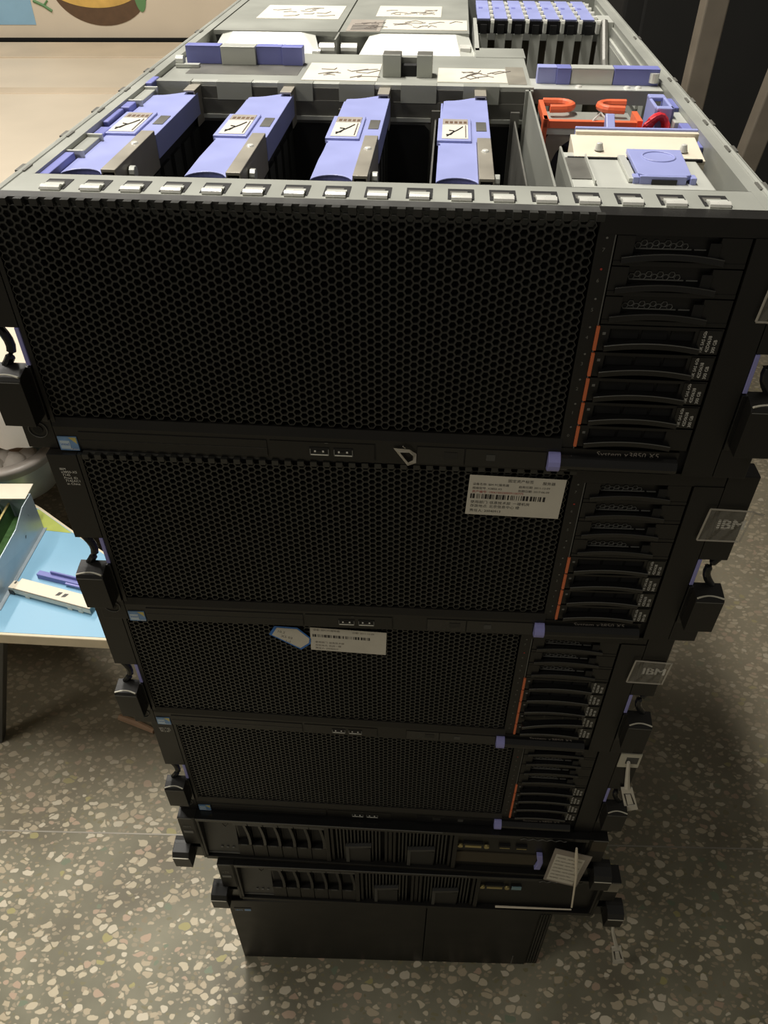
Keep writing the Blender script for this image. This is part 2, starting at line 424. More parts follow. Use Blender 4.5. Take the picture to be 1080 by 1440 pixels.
    # --- ears
    for s in (-1, 1):
        e = MB()
        e.box(s * .2262, s * .2478, 0, .016, -.0805, -.0006, P)
        e.box(s * .2262, s * .2478, 0, .016, -.1742, -.1475, P)
        e.box(s * .2262, s * .2282, .006, .03, -.1735, -.001, P)
        if s < 0:
            T = face_T(-.2368, -.0004, -.1585)
            e.lathe([(.0062, -.0002), (.0062, .0005), (.0068, .0005), (.0068, -.0002)], 'line_grey', 28, T)
            e.lathe([(0, .0001), (.0034, .0001)], 'void_black', 20, T)
        n = 8; arc = []
        for i in range(n + 1):
            tt = i / n; arc.append((s * (.2452 - .0075 * math.sin(PI * tt)), .006 - .004 * tt, -.0805 - .030 * tt))
        e.tube(arc, .0032, 'black_gloss', 8)
        ear = e.build('mounting_flange', srv, Z, .0008, key='ear%d' % s)
        pl = MB(); pl.box(s * .2262, s * .2292, -.0004, .016, -.1075, -.0805, 'lilac'); q = pl.build('latch_strip', ear, Z, .0004, key='latchstrip%d' % s); q['label'] = 'lilac strip beside the flange opening'
        la = MB()
        la.prism([(-.012, -.1480), (-.0128, -.1125), (-.0112, -.1100), (-.004, -.1085), (.003, -.1075), (.003, -.148)], s * .2296, s * .2512, 'x', P)
        la.tube([(s * (.2304 + .0204 * q / 8), -.0118 + .0028 * math.sin(PI * q / 8), -.1098) for q in range(9)], .0008, 'plate_grey', 6)  # pale tube stands in for the light caught on the latch lip
        la.tube([(s * (.2304 + .0204 * q / 8), -.0127, -.1135) for q in range(9)], .0004, 'line_grey', 5)
        la.box(s * .2262, s * .2300, -.002, .014, -.150, -.108, 'black_gloss')
        la.build('release_latch', srv, Z, .0009, key='latch%d' % s)
    return srv

def flange_print(srv, lines, w=-.014):
    m = MB()
    for i, t in enumerate(lines): m.text(t, .0029, 'print_white', face_T(-.2412 + .0004 * i, -.0004, w - i * .0027))
    o = m.build('regulatory_print', srv, H4); o['label'] = 'small white printed lines on the left flange'
def badge(srv, torn=False):
    m = MB()
    m.box(.2285, .2470, -.0012, .001, -.055, -.031, 'black_gloss')
    for body, size in (('IBM', .0128),):
        # letters cut into bars, as on the maker's badge
        
        for ox_, oz_ in ((0, 0), (.0005, 0), (.00025, .0003), (.0008, .0001)): m.text(body, size, 'print_white', face_T(.2286 + ox_, -.0014 - ox_ * .1, -.0478 + oz_))
    for i in range(5): m.box(.2290, .2466, -.0016, -.0012, -.0474 + i * .0019, -.0469 + i * .0019, 'black_gloss')
    o = m.build('maker_badge', srv, H4); o['label'] = 'dark badge with pale IBM lettering on the right flange'
    f = MB()
    n = 6
    V = []; F = []
    for i in range(n + 1):
        for j in range(4):
            V.append((.2185 + .0285 * i / n + .002 * (j / 3), -.0022 - .0016 * math.sin(i * 1.7 + j) ** 2, -.0575 + .0295 * j / 3))
    for i in range(n):
        for j in range(3): F.append((i * 4 + j, i * 4 + 4 + j, i * 4 + 5 + j, i * 4 + 1 + j))
    f.add(V, F, 'film')
    for a, b_ in (((.2185, -.003, -.0575), (.2205, -.003, -.028)), ((.2205, -.003, -.028), (.2500, -.003, -.0292)), ((.2185, -.003, -.0578), (.2478, -.003, -.0580)), ((.2490, -.003, -.0580), (.2510, -.003, -.029))):
        f.tube([a, b_], .0007, 'tape', 5)
    if torn: f.tube([(.2505, -.003, -.030), (.256, -.001, -.033), (.260, .0, -.0345)], .0009, 'tape', 5)
    q = f.build('plastic_film', srv, H4); q['label'] = 'torn clear plastic film over the badge'

def fill_bays(srv, spec, open_at=None):
    for k in range(8):
        kind = spec[7 - k]
        if kind == 'n': continue
        drive_carrier(srv, k, 'blank' if kind == 'b' else 'disk', open_at == k, kind != 'e')

S = {1: (0, 0, 0, -4.156), 2: (.01325, -.00088, -.1755, -2.912), 3: (-.0003, .0088, -.351, -4.239), 4: (.01466, .0133, -.5265, -3.415)}
LB = {1: 'open rack server without its lid on top of the stack, blue modules showing inside',
      2: 'black rack server right under the open one, large white barcode label at its right',
      3: 'black rack server with a blue-edged handwritten sticker beside a barcode label',
      4: 'plain black rack server without paper labels, just above the two thin servers'}
SP = {1: 'bbbdddde', 2: 'bbbbdddd', 3: 'bbbddddd', 4: 'bbbbdddd'}
srv = {}
for i in (1, 2, 3, 4):
    x, y, z, a = S[i]
    srv[i] = make_4u(i, (x, y, z), a, LB[i], SP[i], top_open=(i == 1))
    fill_bays(srv[i], SP[i], open_at=1 if i == 3 else None)
flange_print(srv[2], ['IBM', 'x3850-X5', '7145', 'Prod. ID', '7145AC1', 'in China'])
flange_print(srv[3], ['IBM xSeries', '7145-AC1'], -.008)
flange_print(srv[4], ['IBM 7145', 'AC1 - X5', '99-2187'], -.012)
badge(srv[1]); badge(srv[2], True); badge(srv[3])
bm = MB(); bm.box(.2270, .2478, -.0012, .001, -.036, -.012, 'plate_grey'); bm.box(.2335, .2455, -.0015, -.001, -.029, -.018, 'dark_grey')
bm.build('maker_badge', srv[4], H4)['label'] = 'grey badge with dark centre on the right flange'

# paper stickers on the grilles
def asset_label(parent, u0, u1, wtl, wtr, h, rows, bar_w, d=-.0012):
    rot = math.atan2(wtr - wtl, u1 - u0)
    m = MB(); W = u1 - u0
    T = Matrix.Translation((u0, d, wtl)) @ Matrix.Rotation(-rot, 4, 'Y') @ Matrix.Rotation(PI / 2, 4, 'X')
    n = 10
    V = []; F = []
    for i in range(n + 1):
        for z in (0, .0002): V += [(W * i / n, 0, z), (W * i / n, -h, z)]
    for i in range(n):
        a = i * 4; F += [(a + 2, a + 3, a + 7, a + 6), (a, a + 4, a + 5, a + 1), (a, a + 2, a + 6, a + 4), (a + 1, a + 5, a + 7, a + 3)]
    F += [(0, 1, 3, 2), (n * 4, n * 4 + 2, n * 4 + 3, n * 4 + 1)]
    m.add(V, F, 'paper', T)
    rnd = random.Random(7)
    x = W * .03
    while x < W * .80:
        bw = rnd.choice((.0004, .0006, .0011, .0016)); m.box(x, x + bw, -h * bar_w - h * .12, -h * bar_w, .00025, .0003, 'ink', T); x += bw + rnd.choice((.0005, .0007, .0012))
    for tx, sz, fx, fy, mm in rows:
        m.text(tx, sz, mm, T @ Matrix.Translation((W * fx, -h * fy, .0003)))
    o = m.build('barcode_label', parent, H4)
    return o
rows = [('固定资产标签', .0030, .40, .13, 'ink'), ('服务器', .0030, .76, .15, 'ink'),
        ('设备名称: IBM PC服务器', .0024, .04, .24, 'ink'), ('启用日期: 2011-12-09', .0024, .52, .26, 'ink'),
        ('规格型号: X3850 X5', .0024, .04, .34, 'ink'), ('到期日期: 2017-06-09', .0024, .52, .36, 'ink'),
        ('资产编号: 1006100200009100775', .0026, .04, .43, 'ink_red'),
        ('使用部门: 信息技术部  一楼机房', .0030, .04, .70, 'ink'), ('存放地点: 北京信息中心 楼', .0030, .04, .80, 'ink'), ('责任人: 20040913', .0030, .04, .92, 'ink')]
asset_label(srv[2], .0505, .1174, -.0055, -.0075, .0360, rows, .46)['label'] = 'large white barcode label with printed rows'
rows3 = [('设备: IBM PC服务器', .0027, .04, .12, 'ink_soft'), ('日期: 2011-12-09', .0027, .55, .14, 'ink_soft'),
         ('使用部门: 信息技术部', .0027, .06, .66, 'ink_soft'), ('存放地点: 机房一楼', .0027, .06, .80, 'ink_soft'), ('责任人: 20040913', .0027, .06, .93, 'ink_soft')]
asset_label(srv[3], -.0595, .0068, -.0110, -.0125, .0300, rows3, .28)['label'] = 'white barcode label at the top of the grille'
hx = MB()
poly = [(-.0962, -.0235), (-.0905, -.0120), (-.0705, -.0125), (-.0590, -.0260), (-.0600, -.0330), (-.0690, -.0420)]
cx = sum(p[0] for p in poly) / 6; cz = sum(p[1] for p in poly) / 6
hx.prism(poly, -.0014, -.0011, 'y', 'ink_blue')
hx.prism([(cx + (p[0] - cx) * .88, cz + (p[1] - cz) * .86) for p in poly], -.0016, -.0012, 'y', 'paper')
for i, t in enumerate(('10.2', 'X5 03', '1-1')):
    hx.text(t, .0042, 'ink_soft', face_T(-.0890 + i * .003, -.0017, -.0195 - i * .0062, R(-14)))
hx.build('handwritten_sticker', srv[3], H4)['label'] = 'six-sided white sticker with a blue border and faint writing'
tp = MB()
tq = [(.0105, -.0585 - .1015), (.0215, -.1595), (.0262, -.1640), (.0262, -.1705), (.0205, -.1745)]
V = [(u, -.0016 - .0016 * (i % 2), w) for i, (u, w) in enumerate(tq)]
cxy = (sum(p[0] for p in tq) / 5, sum(p[1] for p in tq) / 5)
V += [(cxy[0] + (u - cxy[0]) * .58, -.0030, cxy[1] + (w - cxy[1]) * .58) for u, w in tq]
V += [(x, y - .0002, z) for x, y, z in V]
tp.add(V, [(i, (i + 1) % 5, 5 + (i + 1) % 5, 5 + i) for i in range(5)] + [(10 + i, 15 + i, 15 + (i + 1) % 5, 10 + (i + 1) % 5) for i in range(5)], 'tape')
tp.tube([(.0185, -.0025, -.1590), (.017, -.004, -.1565)], .0004, 'tape', 5)
tp.build('tape_scrap', srv[1], H4)['label'] = 'torn scrap of clear tape stuck below the grille'

# ------------------------------------------------------------------ inside the open server
A = srv[1]; Z = H4
m = MB()
m.box(-.2110, .2110, .0120, .0430, -.0016, -.0002, 'steel')
m.box(-.2110, .2110, .0120, .0132, -.012, -.0002, 'steel')
m.box(-.2110, .2110, .0420, .0430, -.022, -.0002, 'steel')
shelf = m.build('front_shelf', A, Z, .0003)
cl = MB()
cl.box(-.0092, .0085, .001, .0125, -.0001, .00015, 'void_black')
cl.box(-.0078, .0040, .0050, .0095, .00005, .0004, 'steel_dark')
cl.tube([(-.0068, .0012, .0006), (.0066, .0012, .0006)], .0021, 'zinc', 10)
cl.box(-.0068, .0066, .001, .0058, .0002, .0014, 'steel_light')
for k in range(17):
    o = cl.build('spring_clip', shelf, Z, key='clip'); o.location = (-.1885 + k * .02345, .0152, 0); o.scale = (.84, 1.45, 1)

# blue/grey fillers on the left inner wall
for v0, v1, u, mm, z1 in ((.047, .090, -.2035, 'blue_dark', -.002), (.132, .155, -.2015, 'blue_dark', -.004), (.160, .195, -.2055, 'blue_dark', -.002), (.198, .215, -.2025, 'blue_dark', -.002), (.262, .284, -.2040, 'blue_dark', .0005)):
    L_ = MB(); L_.box(-.2094, u, v0, v1, -.05, z1, mm)
    if v0 < .05: L_.box(-.2038, -.2030, .060, .074, -.014, -.010, 'void_black')
    L_.build('wall_filler', A, Z, .0008)['label'] = 'blue plastic filler on the left inner wall'
for v0, v1 in ((.092, .130), (.217, .260)):
    b = MB(); b.box(-.2094, -.2005, v0, v1, -.06, -.0035, 'steel'); b.box(-.2094, -.1985, v0, v0 + .002, -.06, -.0015, 'steel_light'); b.box(-.2094, -.1985, v1 - .002, v1, -.06, -.0015, 'steel_light')
    b.build('wall_bracket', A, Z, .0005)

# memory modules with blue covers
def memory_module(u0):
    bd = MB(); bd.box(.027, .032, .052, .272, -.165, -.016, 'void_black'); bd.box(.010, .027, .060, .262, -.165, -.03, 'vent_black')
    for q in range(7): bd.box(.0318, .0345, .07 + q * .028, .088 + q * .028, -.15, -.03, 'dark_board')
    card = bd.build('memory_module', A, Z, key='memboard'); card.location = (u0, 0, 0)
    c = MB()
    # front tongue with a scooped end
    arc = arc_pts(.013, .060, .0135, R(25), R(155), 10)[::-1]
    poly = [(.0, .062)] + [(p[0], p[1] - .002) for p in arc if 0 < p[0] < .026] + [(.026, .062), (.026, .1455), (.036, .1455), (.036, .262), (.026, .262)]
    arc2 = [(.026 - .021 * i / 8, .262 - .011 * math.sin(PI * .5 * i / 8) + .001) for i in range(1, 9)]
    poly += arc2 + [(.002, .2505), (.001, .2), (-.001, .19), (-.001, .1420), (.0015, .1400), (.0, .10)]
    c.prism(poly, -.0082, -.0060, 'z', 'blue_plastic')
    c.box(-.001, .0225, .1418, .196, -.0062, -.0044, 'blue_plastic')
    c.box(.0, .0015, .068, .25, -.020, -.0075, 'blue_plastic')
    c.box(.034, .036, .1455, .262, -.022, -.0075, 'blue_plastic')
    tab = [(p[0], p[1]) for p in arc if 0 < p[0] < .026]
    for i in range(len(tab) - 1):
        (xa, ya), (xb, yb) = tab[i], tab[i + 1]
        c.add([(xa, ya - .002, -.0065), (xb, yb - .002, -.0065), (xb, yb - .002, -.024), (xa, ya - .002, -.024)], [(0, 1, 2, 3)], 'blue_dark')
    cv = c.build('blue_cover', card, Z, .0005, key='memcover')
    w = MB(); w.box(.0262, .0335, .170, .192, -.0062, -.0056, 'steel_dark'); w.build('latch_window', cv, Z, key='memwin')
    l = MB(); l.box(.0022, .0202, .1455, .1925, -.0044, -.0041, 'paper'); l.box(.0022, .0202, .1790, .1925, -.0041, -.0040, 'paper_grey')
    for q in range(5): l.box(.004 + q * .0033, .0062 + q * .0033, .1812, .1865, -.0040, -.0039, 'bowl_brown')
    l.tube([(.0055, .150, -.0039), (.009, .158, -.0039), (.013, .165, -.0039), (.0165, .173, -.0039)], .00045, 'ink', 4)
    l.tube([(.005, .153, -.0039), (.008, .1535, -.0039), (.0105, .162, -.0039), (.007, .1635, -.0039)], .0005, 'ink', 4)
    l.tube([(.0185, .148, -.0039), (.0185, .176, -.0039)], .0004, 'ink_soft', 4)
    l.build('diagram_label', card, Z, key='memlabel')['label'] = 'white diagram label on the blue cover'
    s = MB()
    s.box(.0262, .0355, .062, .1452, -.0052, -.0032, 'beam_grey'); s.box(.0262, .0272, .062, .1452, -.016, -.004, 'beam_grey'); s.box(.0345, .0355, .062, .1452, -.028, -.004, 'beam_grey')
    s.box(.0285, .0335, .0612, .063, -.016, -.0062, 'void_black')
    s.lathe([(0, .0012), (.002, .0012), (.0028, 0)], 'zinc', 12, flat_T(.031, .115, -.0032))
    s.tube([(.036, .085, -.012), (.040, .085, -.012)], .004, 'steel_light', 10)
    s.build('steel_beam', card, Z, .0004, key='membeam')['label'] = 'grey steel arm along the right side'
    s = MB(); s.box(.0262, .0355, .255, .293, -.0045, -.0028, 'beam_grey'); s.box(.0345, .0355, .255, .293, -.03, -.003, 'beam_grey'); s.box(.0265, .0275, .262, .29, -.012, -.003, 'beam_grey')
    s.build('beam_tip', card, Z, .0004, key='memtip')
    return card
for u0 in (-.2030, -.1245, -.0462, .0308): memory_module(u0)
for u in (-.1280, -.0500, .0262, .0905):
    dv = MB(); dv.box(u, u + .0012, .050, .272, -.165, -.024, 'steel_dark'); dv.box(u - .0022, u + .0034, .050, .054, -.165, -.02, 'steel_dark'); dv.box(u - .003, u + .004, .268, .272, -.165, -.018, 'steel_dark')
    dv.build('bay_divider', A, Z)
dw = MB(); dw.box(.1000, .1014, .043, .272, -.165, -.0018, 'steel'); dw.box(.0975, .1035, .268, .272, -.165, -.0018, 'steel')
for k in range(9):
    dw.box(.1013, .1018, .06 + .022 * k, .068 + .022 * k, -.030, -.022, 'void_black'); dw.lathe([(0, .001), (.0022, 0)], 'zinc', 8, frame_T(.1014, .055 + .024 * k, -.05, 0, PI / 2, 0))
dw.build('bay_wall', A, Z)
bw = MB(); bw.box(-.209, .1, .2735, .275, -.165, -.013, 'steel_dark')
for i in range(4):
    u = -.2 + i * .0778
    poly = [(u + .004, -.16), (u + .066, -.16), (u + .066, -.034), (u + .062, -.030), (u + .008, -.030), (u + .004, -.034)]
    bw.prism(poly, .2728, .2736, 'y', 'void_black'); bw.box(u + .003, u + .067, .2722, .2736, -.0275, -.0245, 'steel_light')
    bw.box(u + .012, u + .05, .2722, .273, -.085, -.083, 'dark_grey'); bw.box(u + .02, u + .024, .2722, .273, -.12, -.083, 'dark_board')
bw.build('bay_back_panel', A, Z)

# plate behind the modules with hanging lips, labels and centre bracket
p = MB()
p.box(-.2085, .1045, .276, .405, -.0062, -.0045, 'steel'); p.box(-.2085, .1045, .276, .284, -.0045, -.0010, 'steel_light')
p.box(-.2085, .1045, .275, .277, -.0130, -.0040, 'steel_dark')
for k in range(6):
    u = -.2045 + k * .0505
    p.prism([(.274, -.0005), (.284, -.0005), (.284, -.002), (.2755, -.002), (.2745, -.0135), (.2728, -.0135)], u, u + .029, 'x', 'steel')
p.box(-.192, -.094, .318, .360, -.0045, -.0042, 'steel_dark')
p.box(.0855, .1010, .300, .362, -.0045, -.0041, 'beam_grey')
p.box(.06, .106, .400, .44, -.012, -.004, 'steel')
p.box(-.2085, .106, .400, .455, -.022, -.0195, 'steel_dark')
pl = p.build('air_shroud_plate', A, Z, .0003)
def diagram(u0, u1, v0, v1, w, parent, seed=1, dark=False):
    d = MB(); d.box(u0, u1, v0, v1, w, w + .0004, 'paper_grey' if dark else 'paper'); rnd = random.Random(seed)
    for q in range(9):
        x = u0 + (u1 - u0) * rnd.uniform(.1, .8); y = v0 + (v1 - v0) * rnd.uniform(.15, .7)
        d.tube([(x, y, w + .0005), (x + rnd.uniform(.003, .014), y + rnd.uniform(-.006, .012), w + .0005), (x + rnd.uniform(.006, .02), y + rnd.uniform(0, .01), w + .0005)], .0005, 'ink_soft', 4)
    if dark:
        for q in range(6): d.box(u0 + .004, u1 - .004, v0 + .006 + q * .005, v0 + .008 + q * .005, w + .0004, w + .0005, 'dark_grey')
    o = d.build('diagram_label', parent, Z); o['label'] = 'printed diagram label'; return o
diagram(-.0885, -.0245, .302, .366, -.0045, pl, 1); diagram(.0265, .0850, .304, .354, -.0045, pl, 2)
br = MB()
br.box(-.0205, -.0050, .318, .334, -.0045, .0125, 'steel_dark'); br.box(.0085, .0215, .318, .334, -.0045, .0125, 'steel_dark')
br.box(-.0205, -.0050, .317, .3185, -.0045, .0125, 'steel'); br.box(.0085, .0215, .317, .3185, -.0045, .0125, 'steel')
br.box(-.0048, .0083, .322, .330, -.0045, .004, 'void_black'); br.box(-.0205, .0215, .333, .336, -.0045, .008, 'steel')
br.build('centre_bracket', A, Z, .0004)
def bar(segs, v, z0, z1, name):
    root = None
    for u0, u1, mm, dp in segs:
        q = MB(); q.box(u0, u1, v - dp, v + .010, z0, z1, mm); q.box(u0, u1, v - dp - .0005, v + .010, z1, z1 + .0008, mm)
        o = q.build(name if root is None else 'bar_segment', root or A, Z, .0006); root = root or o
    return root
r_ = bar([(-.1675, -.1365, 'steel_light', .004), (-.2000, -.1685, 'blue_dark', .001), (-.1360, -.1130, 'blue_dark', .001), (-.1128, -.0945, 'blue_dark', .003)], .356, -.0042, .0095, 'latch_bar')
r_['label'] = 'blue and grey latch bar across the left of the plate'
r2 = bar([(.1360, .1700, 'steel_light', .002), (.1085, .1240, 'blue_plastic', .001), (.1240, .1355, 'blue_dark', .003), (.1705, .2070, 'blue_dark', .002)], .302, -.0035, .0080, 'latch_bar')
r2['label'] = 'blue and grey latch bar behind the fan'
fl = MB(); fl.box(.104, .2085, .282, .318, -.0055, -.0035, 'steel_light'); fl.box(.104, .2085, .2815, .2835, -.014, -.0035, 'steel')
for u in (.142, .181, .190): fl.lathe([(0, .0016), (.002, .0012), (.003, 0)], 'zinc', 12, flat_T(u, .292, -.0035))
fl.tube([(.203, .300, -.001), (.203, .300, .006)], .0038, 'zinc', 12)
fl.build('rear_crossbar', A, Z)
sc = MB(); sc.tube([(-.2062, .345, .0), (-.1995, .345, .0)], .0045, 'steel_light', 12); sc.box(-.206, -.185, .338, .344, -.004, -.0015, 'steel_light'); sc.build('latch_pivot', A, Z)

# tall grey covers at the rear
def rear_cover(u0, u1, tu0, tu1, bu0, bu1):
    c = MB()
    c.box(u0, u1, .492, .716, -.10, -.0012, 'steel'); c.box(u0, u1, .492, .716, -.0012, .0, 'steel')
    V = [(tu0, .488, 0), (tu1, .488, 0), (bu1, .452, -.0185), (bu0, .452, -.0185)]
    c.add(V + [(x, y + .004, z - .05) for x, y, z in V], [(0, 3, 2, 1), (0, 1, 5, 4), (1, 2, 6, 5), (2, 3, 7, 6), (3, 0, 4, 7)], 'steel_glare')
    c.add([(tu1, .488, 0), (tu1 + .012, .4925, 0), (bu1 + .016, .4535, -.0195), (bu1, .452, -.0185)], [(0, 3, 2, 1)], 'steel_light')
    c.add([(tu0, .488, 0), (bu0, .452, -.0185), (bu0 - .010, .4535, -.0195), (tu0 - .010, .4925, 0)], [(0, 1, 2, 3)], 'steel_light')
    c.box(u0, u1, .486, .4925, -.004, 0, 'steel')
    return c
c1 = rear_cover(-.207, -.0788, -.186, -.116, -.197, -.108).build('power_supply_cover', A, Z)
diagram(-.176, -.086, .552, .636, .0, c1, 3)
c2 = rear_cover(-.0770, .0545, -.034, .0405, -.048, .048).build('power_supply_cover', A, Z)
diagram(-.047, .0245, .572, .640, .0, c2, 4); diagram(-.034, .0525, .500, .555, .0, c2, 5); diagram(-.071, -.036, .488, .552, .0, c2, 6, True)
rv = MB(); rv.box(-.113, -.045, .452, .487, -.035, -.0205, 'void_black'); rv.box(-.0785, -.0768, .452, .49, -.03, -.001, 'steel'); rv.box(-.118, -.040, .4505, .4530, -.022, -.0165, 'steel_light')
rv.build('screw_recess', A, Z)
for u, v, w_, l_, r0 in ((-.0875, .470, -.013, .008, .0062), (-.0655, .470, -.013, .008, .0062), (-.098, .462, -.014, .004, .003), (.051, .47, -.012, .005, .005)):
    rv = MB(); rv.tube([(u - l_, v, w_), (u + l_, v, w_)], r0, 'zinc', 12); rv.build('locking_screw', A, Z)

# card slots at the right rear
sl = MB(); sl.box(.0600, .2085, .568, .570, -.120, -.020, 'brown_card')
sl.box(.060, .0640, .43, .60, -.03, -.004, 'steel_light')
sl.build('slot_frame', A, Z)
sl = MB(); sl.box(0, .0112, .561, .5675, -.12, -.0126, 'steel_light')
for k in range(7):
    o = sl.build('slot_cover', A, Z, .0005, key='slotcover'); o.location = (.0655 + k * .0188, 0, 0)
tb = MB(); tb.box(0, .0150, .5625, .600, -.0125, -.0008, 'black_gloss'); tb.box(.004, .011, .5600, .5630, -.0125, -.004, 'void_black')
for k in range(7):
    o = tb.build('card_slot', A, Z, key='slotblk'); o.location = (.0635 + k * .0187, 0, 0)
    q = MB(); q.box(.0005, .0145, .572, .690, -.004, .0, 'blue_plastic');
    q.box(.003, .0075, .634, .642, 0, .0003, 'blue_dark'); q.build('blue_latch', o, Z, .0005, key='slottab')
    q = MB(); q.box(.0150, .0182, .552, .692, -.010, -.001, 'steel_light')
    for n in range(5): q.tube([(.0148, .556 + n * .026, .0), (.0184, .556 + n * .026, .0)], .0022, 'zinc', 8)
    q.build('spring_finger', o, Z, key='slotspring')
rw = MB()
rw.box(.195, .2090, .560, .600, -.05, .0, 'steel_light'); rw.tube([(.199, .56, .0), (.199, .52, -.03), (.197, .46, -.055)], .004, 'steel_dark', 8)
rw.box(.2075, .2096, .34, .70, -.05, -.005, 'steel'); rw.box(.2050, .2078, .36, .56, -.036, -.014, 'steel_light'); rw.box(.2046, .2052, .38, .54, -.033, -.018, 'steel')
rw.build('side_rib', A, Z, .0006)

# fan with orange handle
f = MB(); n = 24; cxx, czz, rr = .1415, -.041, .0265
sq = [(.1075, -.080), (.1755, -.080), (.1755, -.0125), (.1075, -.0125)]
ring = [(cxx + rr * math.cos(2 * PI * i / n), czz + rr * math.sin(2 * PI * i / n)) for i in range(n)]
def sqpt(a):
    c_, s_ = math.cos(a), math.sin(a); k = min(.034 / max(abs(c_), 1e-6), (.0285 if s_ > 0 else .039) / max(abs(s_), 1e-6)); return (cxx + c_ * k, czz + s_ * k)
outer = [sqpt(2 * PI * i / n) for i in range(n)]
f.add([(x, .2, z) for x, z in outer] + [(x, .2, z) for x, z in ring] + [(x, .215, z) for x, z in ring], [(i, n + i, n + (i + 1) % n, (i + 1) % n) for i in range(n)] + [(n + i, 2 * n + i, 2 * n + (i + 1) % n, n + (i + 1) % n) for i in range(n)], 'beam_grey')
f.box(.1075, .1755, .2, .245, -.0125, -.0105, 'steel'); f.box(.1075, .1755, .198, .2005, -.0145, -.0095, 'steel_light')
f.box(.1075, .1755, .216, .24, -.08, -.0125, 'void_black')
fan = f.build('fan_module', A, Z)
q = MB(); q.lathe([(0, 0), (.010, 0), (.010, .008), (0, .008)], 'vent_black', 16, face_T(cxx, .214, czz))
for i in range(7):
    a = 2 * PI * i / 7; q.add([(cxx + .009 * math.cos(a), .213, czz + .009 * math.sin(a)), (cxx + .025 * math.cos(a), .215, czz + .025 * math.sin(a)), (cxx + .025 * math.cos(a + .6), .208, czz + .025 * math.sin(a + .6)), (cxx + .009 * math.cos(a + .5), .209, czz + .009 * math.sin(a + .5))], [(0, 1, 2, 3)], 'vent_black')
q.build('fan_rotor', fan, Z)
oh = MB(); oh.box(.1070, .1770, .197, .202, -.0100, -.0050, 'orange'); oh.box(.1065, .1100, .196, .250, -.0095, -.0035, 'orange'); oh.box(.1735, .1775, .196, .222, -.026, -.0035, 'orange'); oh.box(.1060, .1095, .196, .206, -.028, -.0035, 'orange')
for s, ux in ((1, .1100), (-1, .1740)):
    pts = [(ux, .250), (ux + s * .012, .250)] + [(ux + s * (.012 + .0095 * math.sin(t)), .2405 + .0095 * math.cos(t)) for t in [PI * i / 8 for i in range(9)]] + [(ux + s * .004, .2305)]
    V = []; F = []
    for i in range(len(pts)):
        V += [(pts[i][0], pts[i][1], -.0105), (pts[i][0], pts[i][1], -.0005)]
    for i in range(len(pts) - 1): F.append((2 * i, 2 * i + 1, 2 * i + 3, 2 * i + 2))
    k = len(V)
    oh.tube([(x, y, -.005) for x, y in pts], .0030, 'orange', 8)
oh.build('orange_handle', fan, Z, .0006)['label'] = 'orange handle with two curled grips'
wi = MB()
for i in range(3): wi.tube([(.128, .16, -.09), (.118 + .006 * i, .188, -.05), (.130 + .008 * i, .193, -.028 - .004 * i), (.155, .190, -.030), (.150, .17, -.09)], .0016, 'brown_cable', 6)
wi.tube([(.140, .197, -.012), (.143, .2, -.0045), (.148, .205, -.001), (.153, .2, -.005)], .0009, 'zinc', 5)
wi.build('fan_wire', A, Z)
rc = MB()
for i in range(6):
    r0 = .0120 - .0011 * i
    rc.tube([(.1860 + r0 * .75 * math.cos(t) + .0008 * i, .190 + .003 * i + .003 * math.sin(t * 2), -.0100 + r0 * math.sin(t)) for t in [PI * 1.15 * j / 10 - .3 for j in range(11)]], .0021, 'red_cable', 7)
rc.tube([(.183, .2, -.014), (.18, .19, -.05)], .003, 'red_cable', 7)
rc.build('red_cable', A, Z)
# drive cage box in front of the fan
cg = MB()
cg.box(.1115, .1925, .047, .112, -.0030, -.0015, 'steel_light'); cg.box(.1105, .1120, .047, .125, -.09, -.0016, 'steel'); cg.box(.1915, .1930, .047, .125, -.09, -.0016, 'steel')
cg.box(.1235, .1245, .050, .100, -.002, .0015, 'steel_light'); cg.box(.1115, .1245, .060, .100, -.0015, -.0008, 'steel_dark')
cg.prism([(.100, -.0015), (.1355, .0030), (.1355, -.06), (.100, -.06)], .1180, .1990, 'x', 'cream_metal')
cg.box(.1130, .1970, .0985, .1008, -.0022, -.0004, 'void_black')
cg.box(.1215, .2015, .1350, .1392, -.012, .0050, 'cream_metal')
for u in (.134, .187): cg.lathe([(0, .0045), (.0018, .0042), (.003, 0)], 'zinc', 12, flat_T(u, .112, .0005))
cage = cg.build('drive_cage', A, Z, .0004)
q = MB(); q.box(.1215, .2015, .1392, .1425, -.010, .0062, 'blue_plastic'); q.build('blue_edge', cage, Z, .0004)
lt = MB()
lt.prism([(.1500, .106), (.1835, .106), (.1800, .058), (.1760, .056), (.1540, .056), (.1495, .060)], .0004, .0032, 'z', 'blue_plastic')
lt.box(.1500, .1770, .0545, .0572, -.0050, .0030, 'blue_plastic'); lt.box(.1465, .1500, .055, .062, -.006, .0022, 'blue_plastic'); lt.box(.1795, .1830, .055, .062, -.006, .0022, 'blue_plastic')
lt.tube([(.1670 + .0098 * math.cos(t), .0905 + .0098 * math.sin(t), .0032) for t in [2 * PI * i / 24 for i in range(25)]], .0008, 'blue_plastic', 6)
lt.box(.1440, .1485, .056, .100, -.0012, .0012, 'steel_light')
lt.build('cage_latch', cage, Z, .0005)['label'] = 'blue latch plate on the drive cage'
q = MB(); q.box(.1570, .1715, .0538, .0550, -.0045, .0012, 'vent_black'); q.build('latch_slot', cage, Z)
HK = 'blue plastic hook beside the fan bay'
bl = MB()
bl.box(.1035, .1185, .086, .0905, -.026, -.023, 'blue_plastic'); bl.box(.1150, .1185, .086, .108, -.026, -.006, 'blue_plastic')
bl.build('cage_hook', A, Z, .0006)['label'] = HK
